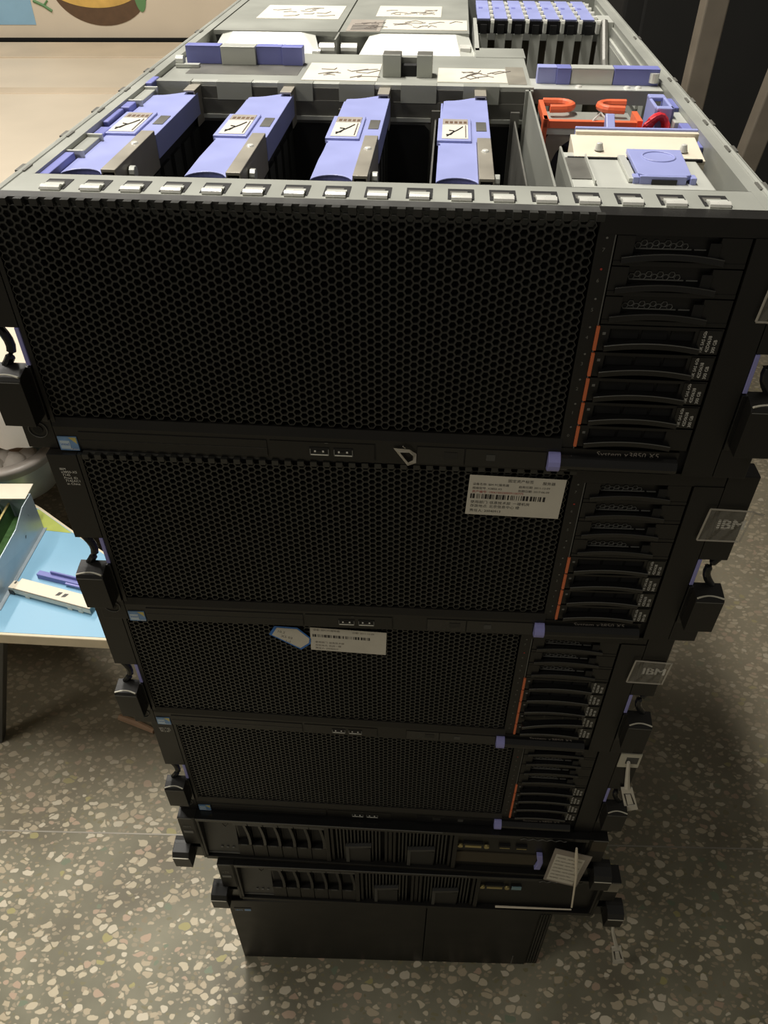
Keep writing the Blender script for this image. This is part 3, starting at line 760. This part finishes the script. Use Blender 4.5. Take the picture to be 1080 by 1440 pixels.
bl = MB(); bl.box(.1035, .1165, .064, .068, -.030, -.026, 'blue_plastic'); bl.build('cage_hook', A, Z, .0006)['label'] = HK
bl = MB()
bl.prism([(.160, -.022), (.172, -.012), (.180, .004), (.176, .006), (.166, .0), (.158, -.014)], .1465, .1525, 'x', 'blue_plastic')
bl.build('cage_hook', A, Z, .0006)['label'] = 'upright blue plastic lever in front of the fan'
bh = MB()
bh.box(.1880, .1905, .205, .245, -.06, .002, 'blue_plastic'); bh.box(.1880, .2005, .205, .212, -.016, .003, 'blue_plastic'); bh.box(.1980, .2005, .205, .238, -.020, .003, 'blue_plastic'); bh.box(.1880, .2005, .236, .246, .0, .003, 'blue_plastic')
bh.box(.1880, .2020, .200, .206, -.07, -.018, 'blue_dark')
bh.build('pull_handle', A, Z, .0008)['label'] = 'tall blue pull handle beside the right wall'
for u, v0, v1, z0, z1 in ((.2015, .228, .255, -.03, -.002), (.2025, .175, .195, -.05, -.004), (.1985, .145, .172, -.06, -.006)):
    bx = MB(); bx.box(u, .2094, v0, v1, z0, z1, 'blue_dark'); bx.build('wall_filler', A, Z, .0006)['label'] = 'blue plastic filler on the right inner wall'
bx = MB(); bx.box(.2000, .2094, .196, .224, -.05, -.004, 'steel_light'); bx.build('wall_bracket', A, Z, .0006)

# ------------------------------------------------------------------ two thin servers
H2 = .095
def make_2u(x, y, z, yaw, label, n):
    s = thing('rack_server', label, 'server', (x, y, FZ + z - .099), R(yaw), 'thin two-unit rack servers'); Z = H2
    c = MB(); c.box(-.2215, .2215, .014, .70, -H2, -.001, 'steel_dark'); c.build('chassis', s, Z, key='c2')
    b = MB(); P = 'black_plastic'
    b.box(-.2255, .2255, -.0005, .030, -.0060, 0, 'black_gloss')
    b.box(-.2250, .0600, -.0009, .0, -.0014, -.0004, 'line_grey')  # grey strip painted as the shine on the front top edge
    b.box(-.2255, .2255, -.0005, .014, -H2, -.0885, P)
    b.box(-.2255, -.2225, 0, .014, -.09, -.005, P); b.box(.2225, .2255, 0, .014, -.09, -.005, P)
    b.box(-.0768, -.0715, .001, .014, -.09, -.005, P); b.box(-.0020, .0020, .004, .014, -.09, -.005, P); b.box(.0735, .0785, .001, .014, -.09, -.005, P)
    b.box(-.0735, .0740, .013, .0145, -.09, -.005, 'void_black')
    b.box(.0780, .2230, .006, .014, -.09, -.005, P)
    if n == 5: b.box(.0780, .1740, .0045, .007, -.0760, -.0530, 'brown_card')
    pts = []
    for i in range(41): pts.append((.120 + .080 * i / 40, -.0012, -.0046 + .0016 * math.sin(i * PI / 2.5)))
    b.tube(pts[14:], .0005, 'line_grey', 4)
    b.build('front_bezel', s, Z, .0005, key='bz2%d' % n)
    p = MB(); p.prism([(.0125, -.009), (.014, -.009), (.014, -.086), (.004, -.086), (.004, -.080)], -.2225, -.1840, 'x', 'dark_grey')
    p.tube([(-.1985, .0095, -.010), (-.1985, .0085, -.026), (-.1955, .0080, -.030), (-.1925, .0085, -.026), (-.1925, .0095, -.010)], .0006, 'black_gloss', 5)
    for u in (-.206, -.199, -.192): p.box(u, u + .003, .0035, .0045, -.073, -.071, 'print_grey')
    p.box(-.2225, -.1840, .0030, .0045, -.0862, -.0845, 'line_grey')
    p.build('blank_panel', s, Z, .0004, key='pl2')
    d = MB(); w = .0172
    d.box(0, w, .009, .07, -.0875, -.0085, P); d.box(0, w, .001, .010, -.0135, -.0085, 'dark_grey')
    d.box(.002, w - .003, .0082, .0092, -.052, -.016, 'void_black')
    n_ = 10; L1 = [(.0005 + .006 * math.sin(PI * i / n_) * .6 + .010, -.014 - .072 * i / n_) for i in range(n_ + 1)]
    d.prism([(a + .0035, b_) for a, b_ in L1] + [(a, b_) for a, b_ in L1[::-1]], .0022, .0092, 'y', 'black_gloss')
    d.box(0, w, .002, .0095, -.0875, -.060, 'black_plastic'); d.box(.004, .012, .0015, .0024, -.062, -.059, 'dark_grey')
    for k in range(6):
        o = d.build('drive_carrier', s, Z, .0004, key='d2'); o.location = (-.1835 + k * .0179, 0, 0)
    for u0, u1 in ((-.0700, -.0035), (.0035, .0720)):
        v = MB(); v.box(u0, u1, .003, .006, -.012, -.009, P); v.box(u0, u0 + .003, .003, .006, -.088, -.009, P); v.box(u1 - .003, u1, .003, .006, -.088, -.009, P)
        x = u0 + .006
        while x < u1 - .006: v.box(x, x + .0018, .005, .009, -.088, -.012, 'grille_black'); x += .0042
        v.prism([(u0 + .017, -.088), (u0 + .017, -.050), (u1 - .019, -.046), (u1 - .019, -.050), (u0 + .021, -.054), (u0 + .021, -.088)], .0015, .006, 'y', 'dark_grey')
        v.box(u0 + .02, u1 - .02, .003, .006, -.088, -.055, 'vent_black')
        v.build('vent_panel', s, Z, key='vent2%d' % (u0 > 0))
    g = MB(); g.box(.0855, .1085, .0030, .007, -.0405, -.030, 'vent_black'); g.box(.0875, .1065, .0022, .0035, -.037, -.033, 'gold_pin')
    g.lathe([(0, .002), (.003, .002), (.0035, 0)], 'gold_pin', 12, face_T(.0820, .004, -.035)); g.lathe([(0, .002), (.003, .002), (.0035, 0)], 'gold_pin', 12, face_T(.1125, .004, -.035))
    g.build('video_port', s, Z, key='vga2')
    us = MB(); us.box(-.0065, .0065, .003, .006, -.003, .003, 'void_black'); us.box(-.0058, .0058, .0025, .0035, -.002, -.0008, 'gold_pin' if n == 5 else 'teal')
    if n == 5:
        for u in (.1335, .1530): o = us.build('usb_port', s, Z, key='us2'); o.location = (u, 0, -.034)
        q = MB(); q.prism([(.1720, -.046), (.1790, -.046), (.1815, -.062), (.1800, -.079), (.1730, -.079), (.1755, -.066)], .0005, .006, 'y', 'lilac'); q.build('release_tab', s, Z, .0006)['label'] = 'lilac release tab'
    else:
        us.box(-.006, .006, .0022, .0035, -.0032, .0034, 'teal'); o = us.build('usb_port', s, Z); o.location = (.1240, 0, -.034)
    for sd in (-1, 1):
        e = MB(); e.box(sd * .2258, sd * .2465, .0, .022, -.060 if sd < 0 else -.050, -.0004, P); e.box(sd * .2258, sd * .2290, .0, .03, -.094, -.001, P)
        e.box(sd * .2300, sd * .2465, -.0006, .0, -.0025, -.0008, 'line_grey')
        if sd < 0:
            e.text('IBM' if n == 5 else 'x36', .006, 'print_grey', face_T(-.2425, -.0004, -.0215)); e.box(-.2435, -.2320, -.0006, 0, -.034, -.029, 'print_grey')
        else: e.box(.2290, .2462, -.0008, .0, -.0240, -.0030, 'brown_card' if n == 5 else 'beam_grey')
        ear = e.build('mounting_flange', s, Z, .0008, key='e2%d%d' % (sd, n))
        la = MB(); la.prism([(-.013, -.094), (-.0145, -.070), (-.010, -.063), (.004, -.061), (.010, -.062), (.010, -.094)], sd * .2400, sd * .2610, 'x', P)
        la.prism([(-.0152, -.0695), (-.0108, -.0622), (.0, -.0604), (.0, -.0620), (-.0102, -.0638), (-.0144, -.0705)], sd * .2405, sd * .2605, 'x', 'vent_black')
        la.tube([(sd * .2406, -.0150, -.0688), (sd * .2604, -.0150, -.0688)], .0007, 'plate_grey', 6)  # painted highlight line along the latch's top edge
        la.box(sd * .228, sd * .243, .002, .01, -.094, -.072, 'black_gloss')
        o = la.build('release_latch', s, Z, .0009, key='la2%d' % sd)
    s.scale = (1, 1, .099 / H2)
    return s
s5 = make_2u(.0115, .0030, -.702, -3.2, 'thin black server under the four-unit stack, paper tag hanging at its right', 5)
s6 = make_2u(.0450, -.0030, -.801, -2.6, 'lower thin black server resting on the plain black case', 6)

# ------------------------------------------------------------------ bottom case
h7 = .195
s7 = thing('server_case', 'plain black case standing on the terrazzo floor under the whole stack', 'server', (.0132, .0002, 0), R(-1.48))
c = MB(); c.box(-.2135, .2135, .012, .60, -h7, 0, 'black_plastic'); c.build('case_body', s7, h7, .001)
for u0, u1, nm in ((-.2140, .0470, 'front_panel'), (.0478, .1960, 'front_panel')):
    q = MB(); q.box(u0, u1, 0, .013, -h7 + .001, -.0005, 'black_plastic'); q.build(nm, s7, h7, .0012)
q = MB(); q.box(.1965, .2140, .002, .013, -h7 + .001, -.0005, 'black_plastic')
for i in range(4): q.box(.1985 + i * .0037, .2003 + i * .0037, .0005, .003, -h7 + .01, -.02, 'black_gloss')
q.box(.1760, .1772, -.0006, .001, -.190, -.162, 'line_grey')
q.build('ribbed_edge', s7, h7, .0004)
q = MB(); q.box(-.2080, -.1850, -.0006, .0005, -.0310, -.0225, 'dark_grey'); q.text('IBM', .006, 'sticker_blue', face_T(-.2065, -.0008, -.0298)); q.box(-.194, -.1858, -.0009, -.0005, -.0295, -.0245, 'sticker_blue')
q.build('nameplate', s7, h7)['label'] = 'small blue-grey nameplate at the upper left'

# ------------------------------------------------------------------ hanging tags
ht = thing('hang_tag', 'printed grey paper tag hung by a white tie on the upper thin server', 'tag', (.215, -.016, FZ - .80))
quad = [(.1974 - .215, .091), (.2427 - .215, .0703), (.2367 - .215, -.008), (.1943 - .215, .0133)]
def inset(a, b):
    return ((quad[0][0] * (1 - a) + quad[1][0] * a) * (1 - b) + (quad[3][0] * (1 - a) + quad[2][0] * a) * b, (quad[0][1] * (1 - a) + quad[1][1] * a) * (1 - b) + (quad[3][1] * (1 - a) + quad[2][1] * a) * b)
q = MB(); q.prism(quad, -.0004, .0004, 'y', 'paper_grey')
q.prism([inset(.08, .14), inset(.86, .14), inset(.86, .95), inset(.08, .95)], -.0007, -.0003, 'y', 'paper')
ang = math.atan2(-.0207, .0453)
for i in range(7):
    a_, b_ = inset(.11, .24 + .105 * i); q.text('S/N 06P1234 FRU' if i % 2 else 'MODEL 7979 CHINA', .0038, 'ink_soft', face_T(a_, -.0009, b_, ang))
q.build('tag_card', ht)
q = MB(); q.tube([(.2192 - .215, -.004, .0996), (.2225 - .215, -.004, .078), (.2300 - .215, -.004, .03), (.2385 - .215, -.004, -.057)], [.0012, .0020, .0013, .0011], 'cream_metal', 8)
q.build('cable_tie', ht)['label'] = 'thin white plastic tie running down over the card'
q = MB(); q.tube([(.2390 - .215, -.004, -.0640), (.190 - .215, -.004, -.0595), (.1430 - .215, -.004, -.0550)], [.0009, .0013, .0014], 'cream_metal', 8)
q.build('cable_tie', ht)['label'] = 'white plastic tie lying across the lower thin server'

def window_tag(name, label, pts_stem, quad, loc, win):
    t = thing(name, label, 'tag', loc, 0, 'white plastic tags on the right side')
    n = MB()
    cx_ = sum(a for a, _ in quad) / 4; cz_ = sum(b for _, b in quad) / 4
    inner = [(cx_ + (a - cx_) * win, cz_ + (b - cz_) * win * .85) for a, b in quad]
    V = [(a, y, b) for y in (-.001, .001) for a, b in quad + inner]
    F = []
    for i in range(4):
        j = (i + 1) % 4
        F += [(i, j, 4 + j, 4 + i), (8 + i, 12 + i, 12 + j, 8 + j), (i, 8 + i, 8 + j, j), (4 + i, 4 + j, 12 + j, 12 + i)]
    n.add(V, F, 'paper')
    n.build('tag_plate', t)
    k = MB(); k.prism([(cx_ + (a - cx_) * win * .66, cz_ + (b - cz_) * win * .62) for a, b in quad], -.0014, .0014, 'y', 'paper'); k.prism([(cx_ + (a - cx_) * win, cz_ + (b - cz_) * win * .85) for a, b in quad], .0003, .0009, 'y', 'dark_grey')
    k.build('tag_window', t)
    s = MB()
    for pts in pts_stem: s.tube(pts, [.0018, .0022, .0030][:len(pts)], 'paper', 6)
    s.build('tag_strap', t)
    return t
window_tag('window_tag', 'white plastic tag with square window beside the plain four-unit server', [[(.2498, 0, -.5498), (.2530, 0, -.570), (.2582, 0, -.5985)]],
           [(.2519, -.5992), (.2637, -.5985), (.2789, -.6421), (.2660, -.6467)], (0, -.004, FZ), .66)
window_tag('window_tag', 'white plastic tag with square window hanging lowest near the floor', [[(.3029, 0, -.9166), (.3090, 0, -.950), (.3235, 0, -1.000)]],
           [(.3177, -1.0031), (.3294, -.998), (.3466, -1.0582), (.3314, -1.0636)], (0, -.014, FZ), .66)

# ------------------------------------------------------------------ surroundings
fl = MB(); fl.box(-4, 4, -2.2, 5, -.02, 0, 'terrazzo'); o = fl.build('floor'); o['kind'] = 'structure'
tr = MB(); tr.box(-3, 3, .181, .1835, -.0005, .0004, 'beam_grey', Matrix.Rotation(R(-1.4), 4, 'Z')); o = tr.build('trim_1'); o['kind'] = 'structure'
wl = MB(); wl.box(-4, 4, 4.9, 5.0, 0, 2.8, 'plaster_dark'); o = wl.build('wall_back'); o['kind'] = 'structure'
TB = FZ - .7836
bt = thing('low_table', 'low table with a light blue top and cream edge left of the stack', 'table', (-.9, .6, 0))
ox, oy = -.9, .6
top = [(-1.6, .4080), (-.5902, .3561), (-.30, .3370), (-.30, .4000), (-.5616, .6050), (-.6250, .6560), (-.76, .75), (-1.6, .80)]
def shr(poly, d):
    cx_ = sum(a for a, _ in poly) / len(poly); cy_ = sum(b for _, b in poly) / len(poly)
    return [(a + (cx_ - a) * d, b + (cy_ - b) * d) for a, b in poly]
q = MB(); q.prism([(a - ox, b - oy) for a, b in top], TB - .022, TB - .0006, 'z', 'cream_edge'); tt = q.build('table_top', bt, 0, .0015)
inner = [(-1.59, .4125), (-.5902, .3605), (-.3050, .3420), (-.3050, .3990), (-.5640, .6010), (-.6270, .6505), (-.762, .742), (-1.59, .79)]
q = MB(); q.prism([(a - ox, b - oy) for a, b in inner], TB - .001, TB, 'z', 'board_blue'); q.build('blue_sheet', bt)
q = MB(); q.prism([(a - ox, b - oy) for a, b in ((-.6270, .6500), (-.5480, .5865), (-.585, .592), (-.640, .600), (-.70, .66))], TB - .0005, TB + .0004, 'z', 'board_green'); q.build('green_patch', bt)['label'] = 'yellow-green corner of the blue sheet'
for lx, ly, sx in ((-.600, .372, -.095), (-1.5, .43, -.05), (-1.5, .76, -.05), (-.70, .68, -.02)):
    q = MB(); V = [(lx - ox + dx + sh, ly - oy + dy, z) for z, sh in ((0, sx), (TB - .022, 0)) for dx, dy in ((-.012, -.01), (.006, -.01), (.006, .01), (-.012, .01))]
    q.add(V, [(0, 3, 2, 1), (4, 5, 6, 7)] + [(i, (i + 1) % 4, 4 + (i + 1) % 4, 4 + i) for i in range(4)], 'dark_grey'); q.build('table_leg', bt, 0, .001)

# open steel tray on the table
tw = thing('steel_tray', 'open bluish steel tray holding green circuit boards on the blue table', 'tray', (-.85, .5, TB))
def P_(x, y, z): return (x + .85, y - .5, z + .7836)
q = MB()
near, far = (-.6130, .405), (-.6020, .600)
prof = [(near, -.7836), (far, -.7836), (far, -.7030), ((-.6045, .565), -.7045), ((-.6080, .530), -.7225), ((-.6105, .470), -.7245), (near, -.7255)]
V = [P_(p[0] + dx, p[1], z) for dx in (0, -.0015) for p, z in prof]; n = len(prof)
q.add(V, [tuple(range(n)), tuple(range(n, 2 * n))[::-1]] + [(i, n + i, n + (i + 1) % n, (i + 1) % n) for i in range(n)], 'tray_steel')
q.box(.85 - 1.1, .85 - .603, .598 - .5, .600 - .5, 0, .080, 'tray_steel'); q.box(.85 - 1.1, .85 - .612, -.095, -.0935, 0, .058, 'tray_steel'); q.box(-.25, .85 - .607, -.095, .10, 0, .002, 'tray_steel'); q.box(-.25, -.2485, -.095, .1, 0, .07, 'tray_steel')
q.add([P_(-.6130, .405, -.7828), P_(-.6020, .600, -.7828), P_(-.5960, .600, -.7822), P_(-.6065, .405, -.7822)], [(0, 3, 2, 1)], 'tray_steel')
for y_, z_ in ((.575, .055), (.545, .030), (.50, .040), (.455, .018)): q.lathe([(0, 0), (.0032, 0)], 'dark_grey', 12, frame_T(.85 - .603 - .006 * (.6 - y_) / .1 + .0005, y_ - .5, z_, 0, PI / 2, 0))
q.build('tray_body', tw)
q = MB(); q.box(-.25, .85 - .606, .085, .125, .0800, .0815, 'cream_metal'); q.build('tray_flange', tw)['label'] = 'pale folded flange at the far end'
q = MB()
q.box(.85 - .72, .85 - .625, -.08, .095, .030, .0325, 'pcb_green'); q.box(.85 - .645, .85 - .642, -.06, .095, .032, .062, 'pcb_green'); q.box(.85 - .665, .85 - .662, -.06, .095, .032, .060, 'pcb_green')
q.box(.85 - .645, .85 - .6415, -.06, .095, .062, .0635, 'gold_pin'); q.box(.85 - .665, .85 - .6615, -.06, .095, .060, .0615, 'gold_pin')
q.build('circuit_board', tw)

# metal bracket and blue rail lying on the table
br = thing('metal_bracket', 'cream metal slot bracket lying on the blue table beside the stack', 'bracket', (-.53, .43, TB), R(-18))
q = MB(); q.box(-.065, .078, -.012, .012, .013, .0155, 'cream_metal'); q.box(-.065, .078, -.012, -.0108, .004, .0155, 'cream_metal')
for x in (-.045, .035, .055): q.box(x, x + .008, -.0125, -.010, 0, .012, 'cream_metal')
q.box(-.074, -.065, -.012, .004, .008, .0155, 'cream_metal'); q.box(-.0752, -.066, -.013, -.004, 0, .010, 'dark_grey'); q.box(-.070, -.067, -.002, .003, .0155, .0162, 'dark_grey')
q.build('bracket_body', br, 0, .0008)
for x in (.010, .021):
    q = MB(); q.prism([(x, -.004), (x + .006, -.002), (x + .008, .005), (x + .002, .004)], .0155, .0162, 'z', 'dark_grey'); q.build('bracket_hole', br)
rl = thing('plastic_rail', 'thin violet plastic rail behind the cream bracket on the blue table', 'rail', (-.505, .462, TB), R(-17))
q = MB(); q.box(-.068, .07, -.006, .004, 0, .010, 'blue_dark'); q.box(-.045, .07, .001, .004, .010, .016, 'blue_dark'); q.box(-.012, .07, -.009, .004, .004, .008, 'lilac'); q.build('rail_body', rl, 0, .0008)

# grey bowl and black ribbed box behind the tray
bw = thing('grey_bowl', 'grey metal bowl with a broad rim behind the steel tray', 'bowl', (-.700, .740, TB))
q = MB(); q.lathe([(0, .0), (.080, .0), (.088, .040), (.091, .074), (.092, .078), (.078, .0785), (.066, .045), (.045, .015), (0, .012)], 'bowl_silver', 48); q.build('bowl_body', bw, 0, 0, True)
q = MB(); q.lathe([(.0920, .064), (.0975, .078), (.0965, .084), (.078, .085), (.074, .079), (.089, .077), (.0885, .064)], 'bowl_grey', 48); q.build('bowl_rim', bw, 0, 0, True)['label'] = 'broad worn grey rim'
bag = MB()
for k in range(9):
    a = k * 2.4; r0 = .030 * (k / 9) ** .5
    bag.lathe([(0, .035), (.018, .03), (.026, .012), (.02, 0), (0, -.004)], 'white_cloth' if k % 3 else 'wood', 10, frame_T(r0 * math.cos(a), r0 * math.sin(a), .035 + .004 * (k % 4), .2 * (k % 3), .3 * (k % 2), a))
o = bag.build('crumpled_paper', None, 0, 0, True); o.location = (-.700, .740, TB); tag(o, 'crumpled pale paper lying inside the grey bowl', 'paper')
kb = thing('ribbed_box', 'black ribbed box low behind the blue table corner', 'box', (-.40, .64, 0), R(-12))
q = MB(); q.box(-.11, .10, -.05, .09, 0, .29, 'black_plastic')
for i in range(7): q.box(-.10 + i * .024, -.088 + i * .024, -.048, .06, .29, .294, 'beam_grey')
q.build('box_body', kb, 0, .002)

# cream platform with white drape and the printed board behind it
CZ = FZ - .54
ct = thing('cream_platform', 'broad cream platform with a white drape behind the low blue table', 'platform', (-1.4, 2.13, 0))
q = MB(); q.box(-1.6, 1.1, -1.43, 1.30, CZ - .05, CZ, 'cream'); q.build('platform_top', ct, 0, .006)
q = MB()
q.box(-1.6, 1.1, .44, .52, CZ - .002, CZ + .003, 'cream_brown')
q.box(-1.6, 1.1, 1.00, 1.28, CZ - .002, CZ + .006, 'cream_brown'); q.build('surface_seam', ct, 0, .002)
for x in (-1.5, -.4, 1.0):
    for y in (-1.2, 1.2): q = MB(); q.box(x - .03, x + .03, y - .03, y + .03, 0, CZ - .05, 'beam_grey'); q.build('platform_leg', ct)
q = MB(); n = 150; V = []; F = []
for i in range(n + 1):
    x = -1.6 + 2.7 * i / n; yy = -1.44 + .006 * math.sin(i * .9) + .004 * math.sin(i * .37)
    V += [(x, yy + .006, CZ + .001), (x, yy - .002, CZ - .008), (x, yy - .006, CZ - .07), (x, yy - .003 + .004 * math.sin(i * 1.3), CZ - .128 + .0035 * (i % 2))]
for i in range(n):
    for j in range(3): F.append((i * 4 + j, i * 4 + j + 1, i * 4 + 5 + j, i * 4 + 4 + j))
q.add(V, F, 'white_cloth'); q.build('drape', ct, 0, 0, True)['label'] = 'white drape hanging over the front edge'
pb = thing('printed_board', 'cream board printed with a bowl of yellow fruit standing behind the cream platform', 'board', (0, 3.47, 0))
q = MB(); q.box(-3.0, 1.025, 0, .03, CZ + .012, CZ + .75, 'cream'); q.box(-3.0, -.3, .002, .028, CZ, CZ + .012, 'void_black'); q.build('board_panel', pb)  # black strip stands in for the shadow gap under the board
k = (3.47 + .42874) / (2.95 + .42874)
def bp(x, z):  # a point of the print on the board's front, from its place 2.95 m away
    return (.00403 + (x - .00403) * k, .15571 + (z - .15571) * k + FZ)
q = MB()
def disc(cx_, cz_, rx, rz, m_, d, a0=0, a1=2 * PI):
    pts = [(cx_ + rx * math.cos(a0 + (a1 - a0) * i / 28), cz_ + rz * math.sin(a0 + (a1 - a0) * i / 28)) for i in range(29)]
    q.prism(pts, -d, 0, 'y', m_)
x0, z0 = bp(-1.03, -.268)
disc(x0, z0 + .0, .205, .150, 'bowl_brown', .002, PI, 2 * PI)
disc(x0 - .02, z0 + .02, .215, .105, 'orange_fruit', .003, PI, 2 * PI); disc(x0 + .06, z0 + .035, .14, .09, 'yellow_fruit', .0035, PI, 2 * PI)
disc(x0 + .165, z0 - .02, .026, .08, 'green_print', .0038)
for i, dx in enumerate((-.08, .0, .08)): disc(x0 + dx, z0 + .10, .10, .10, ('yellow_fruit', 'orange_fruit', 'yellow_fruit')[i], .0026)
q.build('fruit_picture', pb)['label'] = 'printed bowl of yellow fruit'
q = MB(); xa, za = bp(-1.55, -.395); xb, zb = bp(-1.29, -.20); q.box(xa, xb, -.002, 0, za, zb, 'sky_print'); q.text('a.n', .05, 'ink_blue', face_T(xa + .02, -.0025, zb - .12)); q.build('blue_picture', pb)['label'] = 'pale blue printed rectangle'
q = MB(); xg, zg = bp(-1.245, -.345); q.tube([(xg - .04, -.001, zg + .03), (xg, -.001, zg + .012), (xg + .03, -.001, zg - .008)], .006, 'green_print', 6); q.tube([(xg + .0, -.001, zg + .012), (xg + .02, -.001, zg + .03)], .004, 'green_print', 6)
xr, zr = bp(-.66, -.300)
for i in range(9): disc(xr - .09 + i * .024, zr + .012 * ((i * 7) % 3), .014, .016, ('bead_red', 'bead_teal', 'ink_blue')[i % 3], .002)
q.build('small_picture', pb)

# dark cabinet and metal stand on the right
dc = thing('dark_cabinet', 'large black cabinet in shadow at the right behind the stack', 'cabinet', (1.9, 2.45, 0))
q = MB(); q.box(-1.205, 1.3, -.22, .5, 0, 2.2, 'dark_cloth'); q.build('cabinet_body', dc, 0, .01)
q = MB(); q.box(-1.15, -.02, -.235, -.22, .1, 2.1, 'dark_cloth'); q.build('cabinet_door', dc, 0, .006)
q = MB(); q.box(.02, 1.2, -.235, -.22, .1, 2.1, 'dark_cloth'); q.build('cabinet_door', dc, 0, .006)
ms = thing('metal_stand', 'brown-grey metal stand with upright and slanted legs in the dark at right', 'stand', (.62, 1.3, 0))
q = MB(); q.box(-.020, .023, -.02, .02, 0, 1.35, 'stand_metal'); q.build('stand_leg', ms, 0, .003)
q = MB(); a = Vector((.0250, 0, 0)); b_ = Vector((.1900, 0, 1.35)); dr = (b_ - a)
q.prism([(a.x + .02, a.z), (a.x + .062, a.z), (b_.x + .048, b_.z), (b_.x + .006, b_.z)], -.02, .02, 'y', 'stand_metal'); sl_ = q.build('stand_leg', ms, 0, .003)
q = MB(); q.box(-.06, .35, -.03, .03, 1.35, 1.39, 'stand_metal'); q.build('stand_top', ms, 0, .003)
wd = MB(); wd.tube([(-.035, .014, .005), (0, 0, .006), (.036, -.016, .005)], [.006, .0065, .005], 'wood', 8); o = wd.build('wood_stick'); o.location = (-.453, .400, 0); tag(o, 'short pale wood stick lying on the terrazzo under the low table', 'stick')

# ------------------------------------------------------------------ light
def area(name, loc, aim, sx, sy, power, col):
    l = D.lights.new(name, 'AREA'); l.shape = 'RECTANGLE'; l.size = sx; l.size_y = sy; l.energy = power; l.color = col
    o = D.objects.new(name, l); COL.objects.link(o); o.location = loc
    o.rotation_euler = (Vector(aim) - Vector(loc)).to_track_quat('-Z', 'Y').to_euler(); return o
area('ceiling_lamp', (-.40, .64, 2.75), (-.40, .64, 0), .14, 1.2, 60, (1, .95, .87))
area('far_lamp', (-1.7, 2.0, 2.75), (-1.7, 2.0, 0), .14, 1.2, 34, (1, .95, .87))
area('near_lamp', (-1.9, -1.0, 2.7), (-.9, 0, 0), .8, .3, 14, (1, .93, .82))
w = D.worlds.new('room'); SC.world = w; w.use_nodes = True
w.node_tree.nodes['Background'].inputs['Color'].default_value = (1, .93, .80, 1); w.node_tree.nodes['Background'].inputs['Strength'].default_value = .13

# ------------------------------------------------------------------ camera
cam = D.cameras.new('camera'); co = D.objects.new('camera', cam); COL.objects.link(co); SC.camera = co
cam.sensor_fit = 'VERTICAL'; cam.sensor_height = 36; cam.sensor_width = 27; cam.lens = 1098.62 * 36 / 1440; cam.clip_start = .02
co.matrix_world = Matrix.Translation((.00403, -.42874, .15571 + FZ)) @ Matrix.Rotation(R(90 - 41.1978), 4, 'X') @ Matrix.Rotation(R(.0474), 4, 'Z')
vs = SC.view_settings; vs.view_transform = 'Standard'; vs.look = 'None'; vs.gamma = 1; vs.use_curve_mapping = False; vs.exposure = 0.0
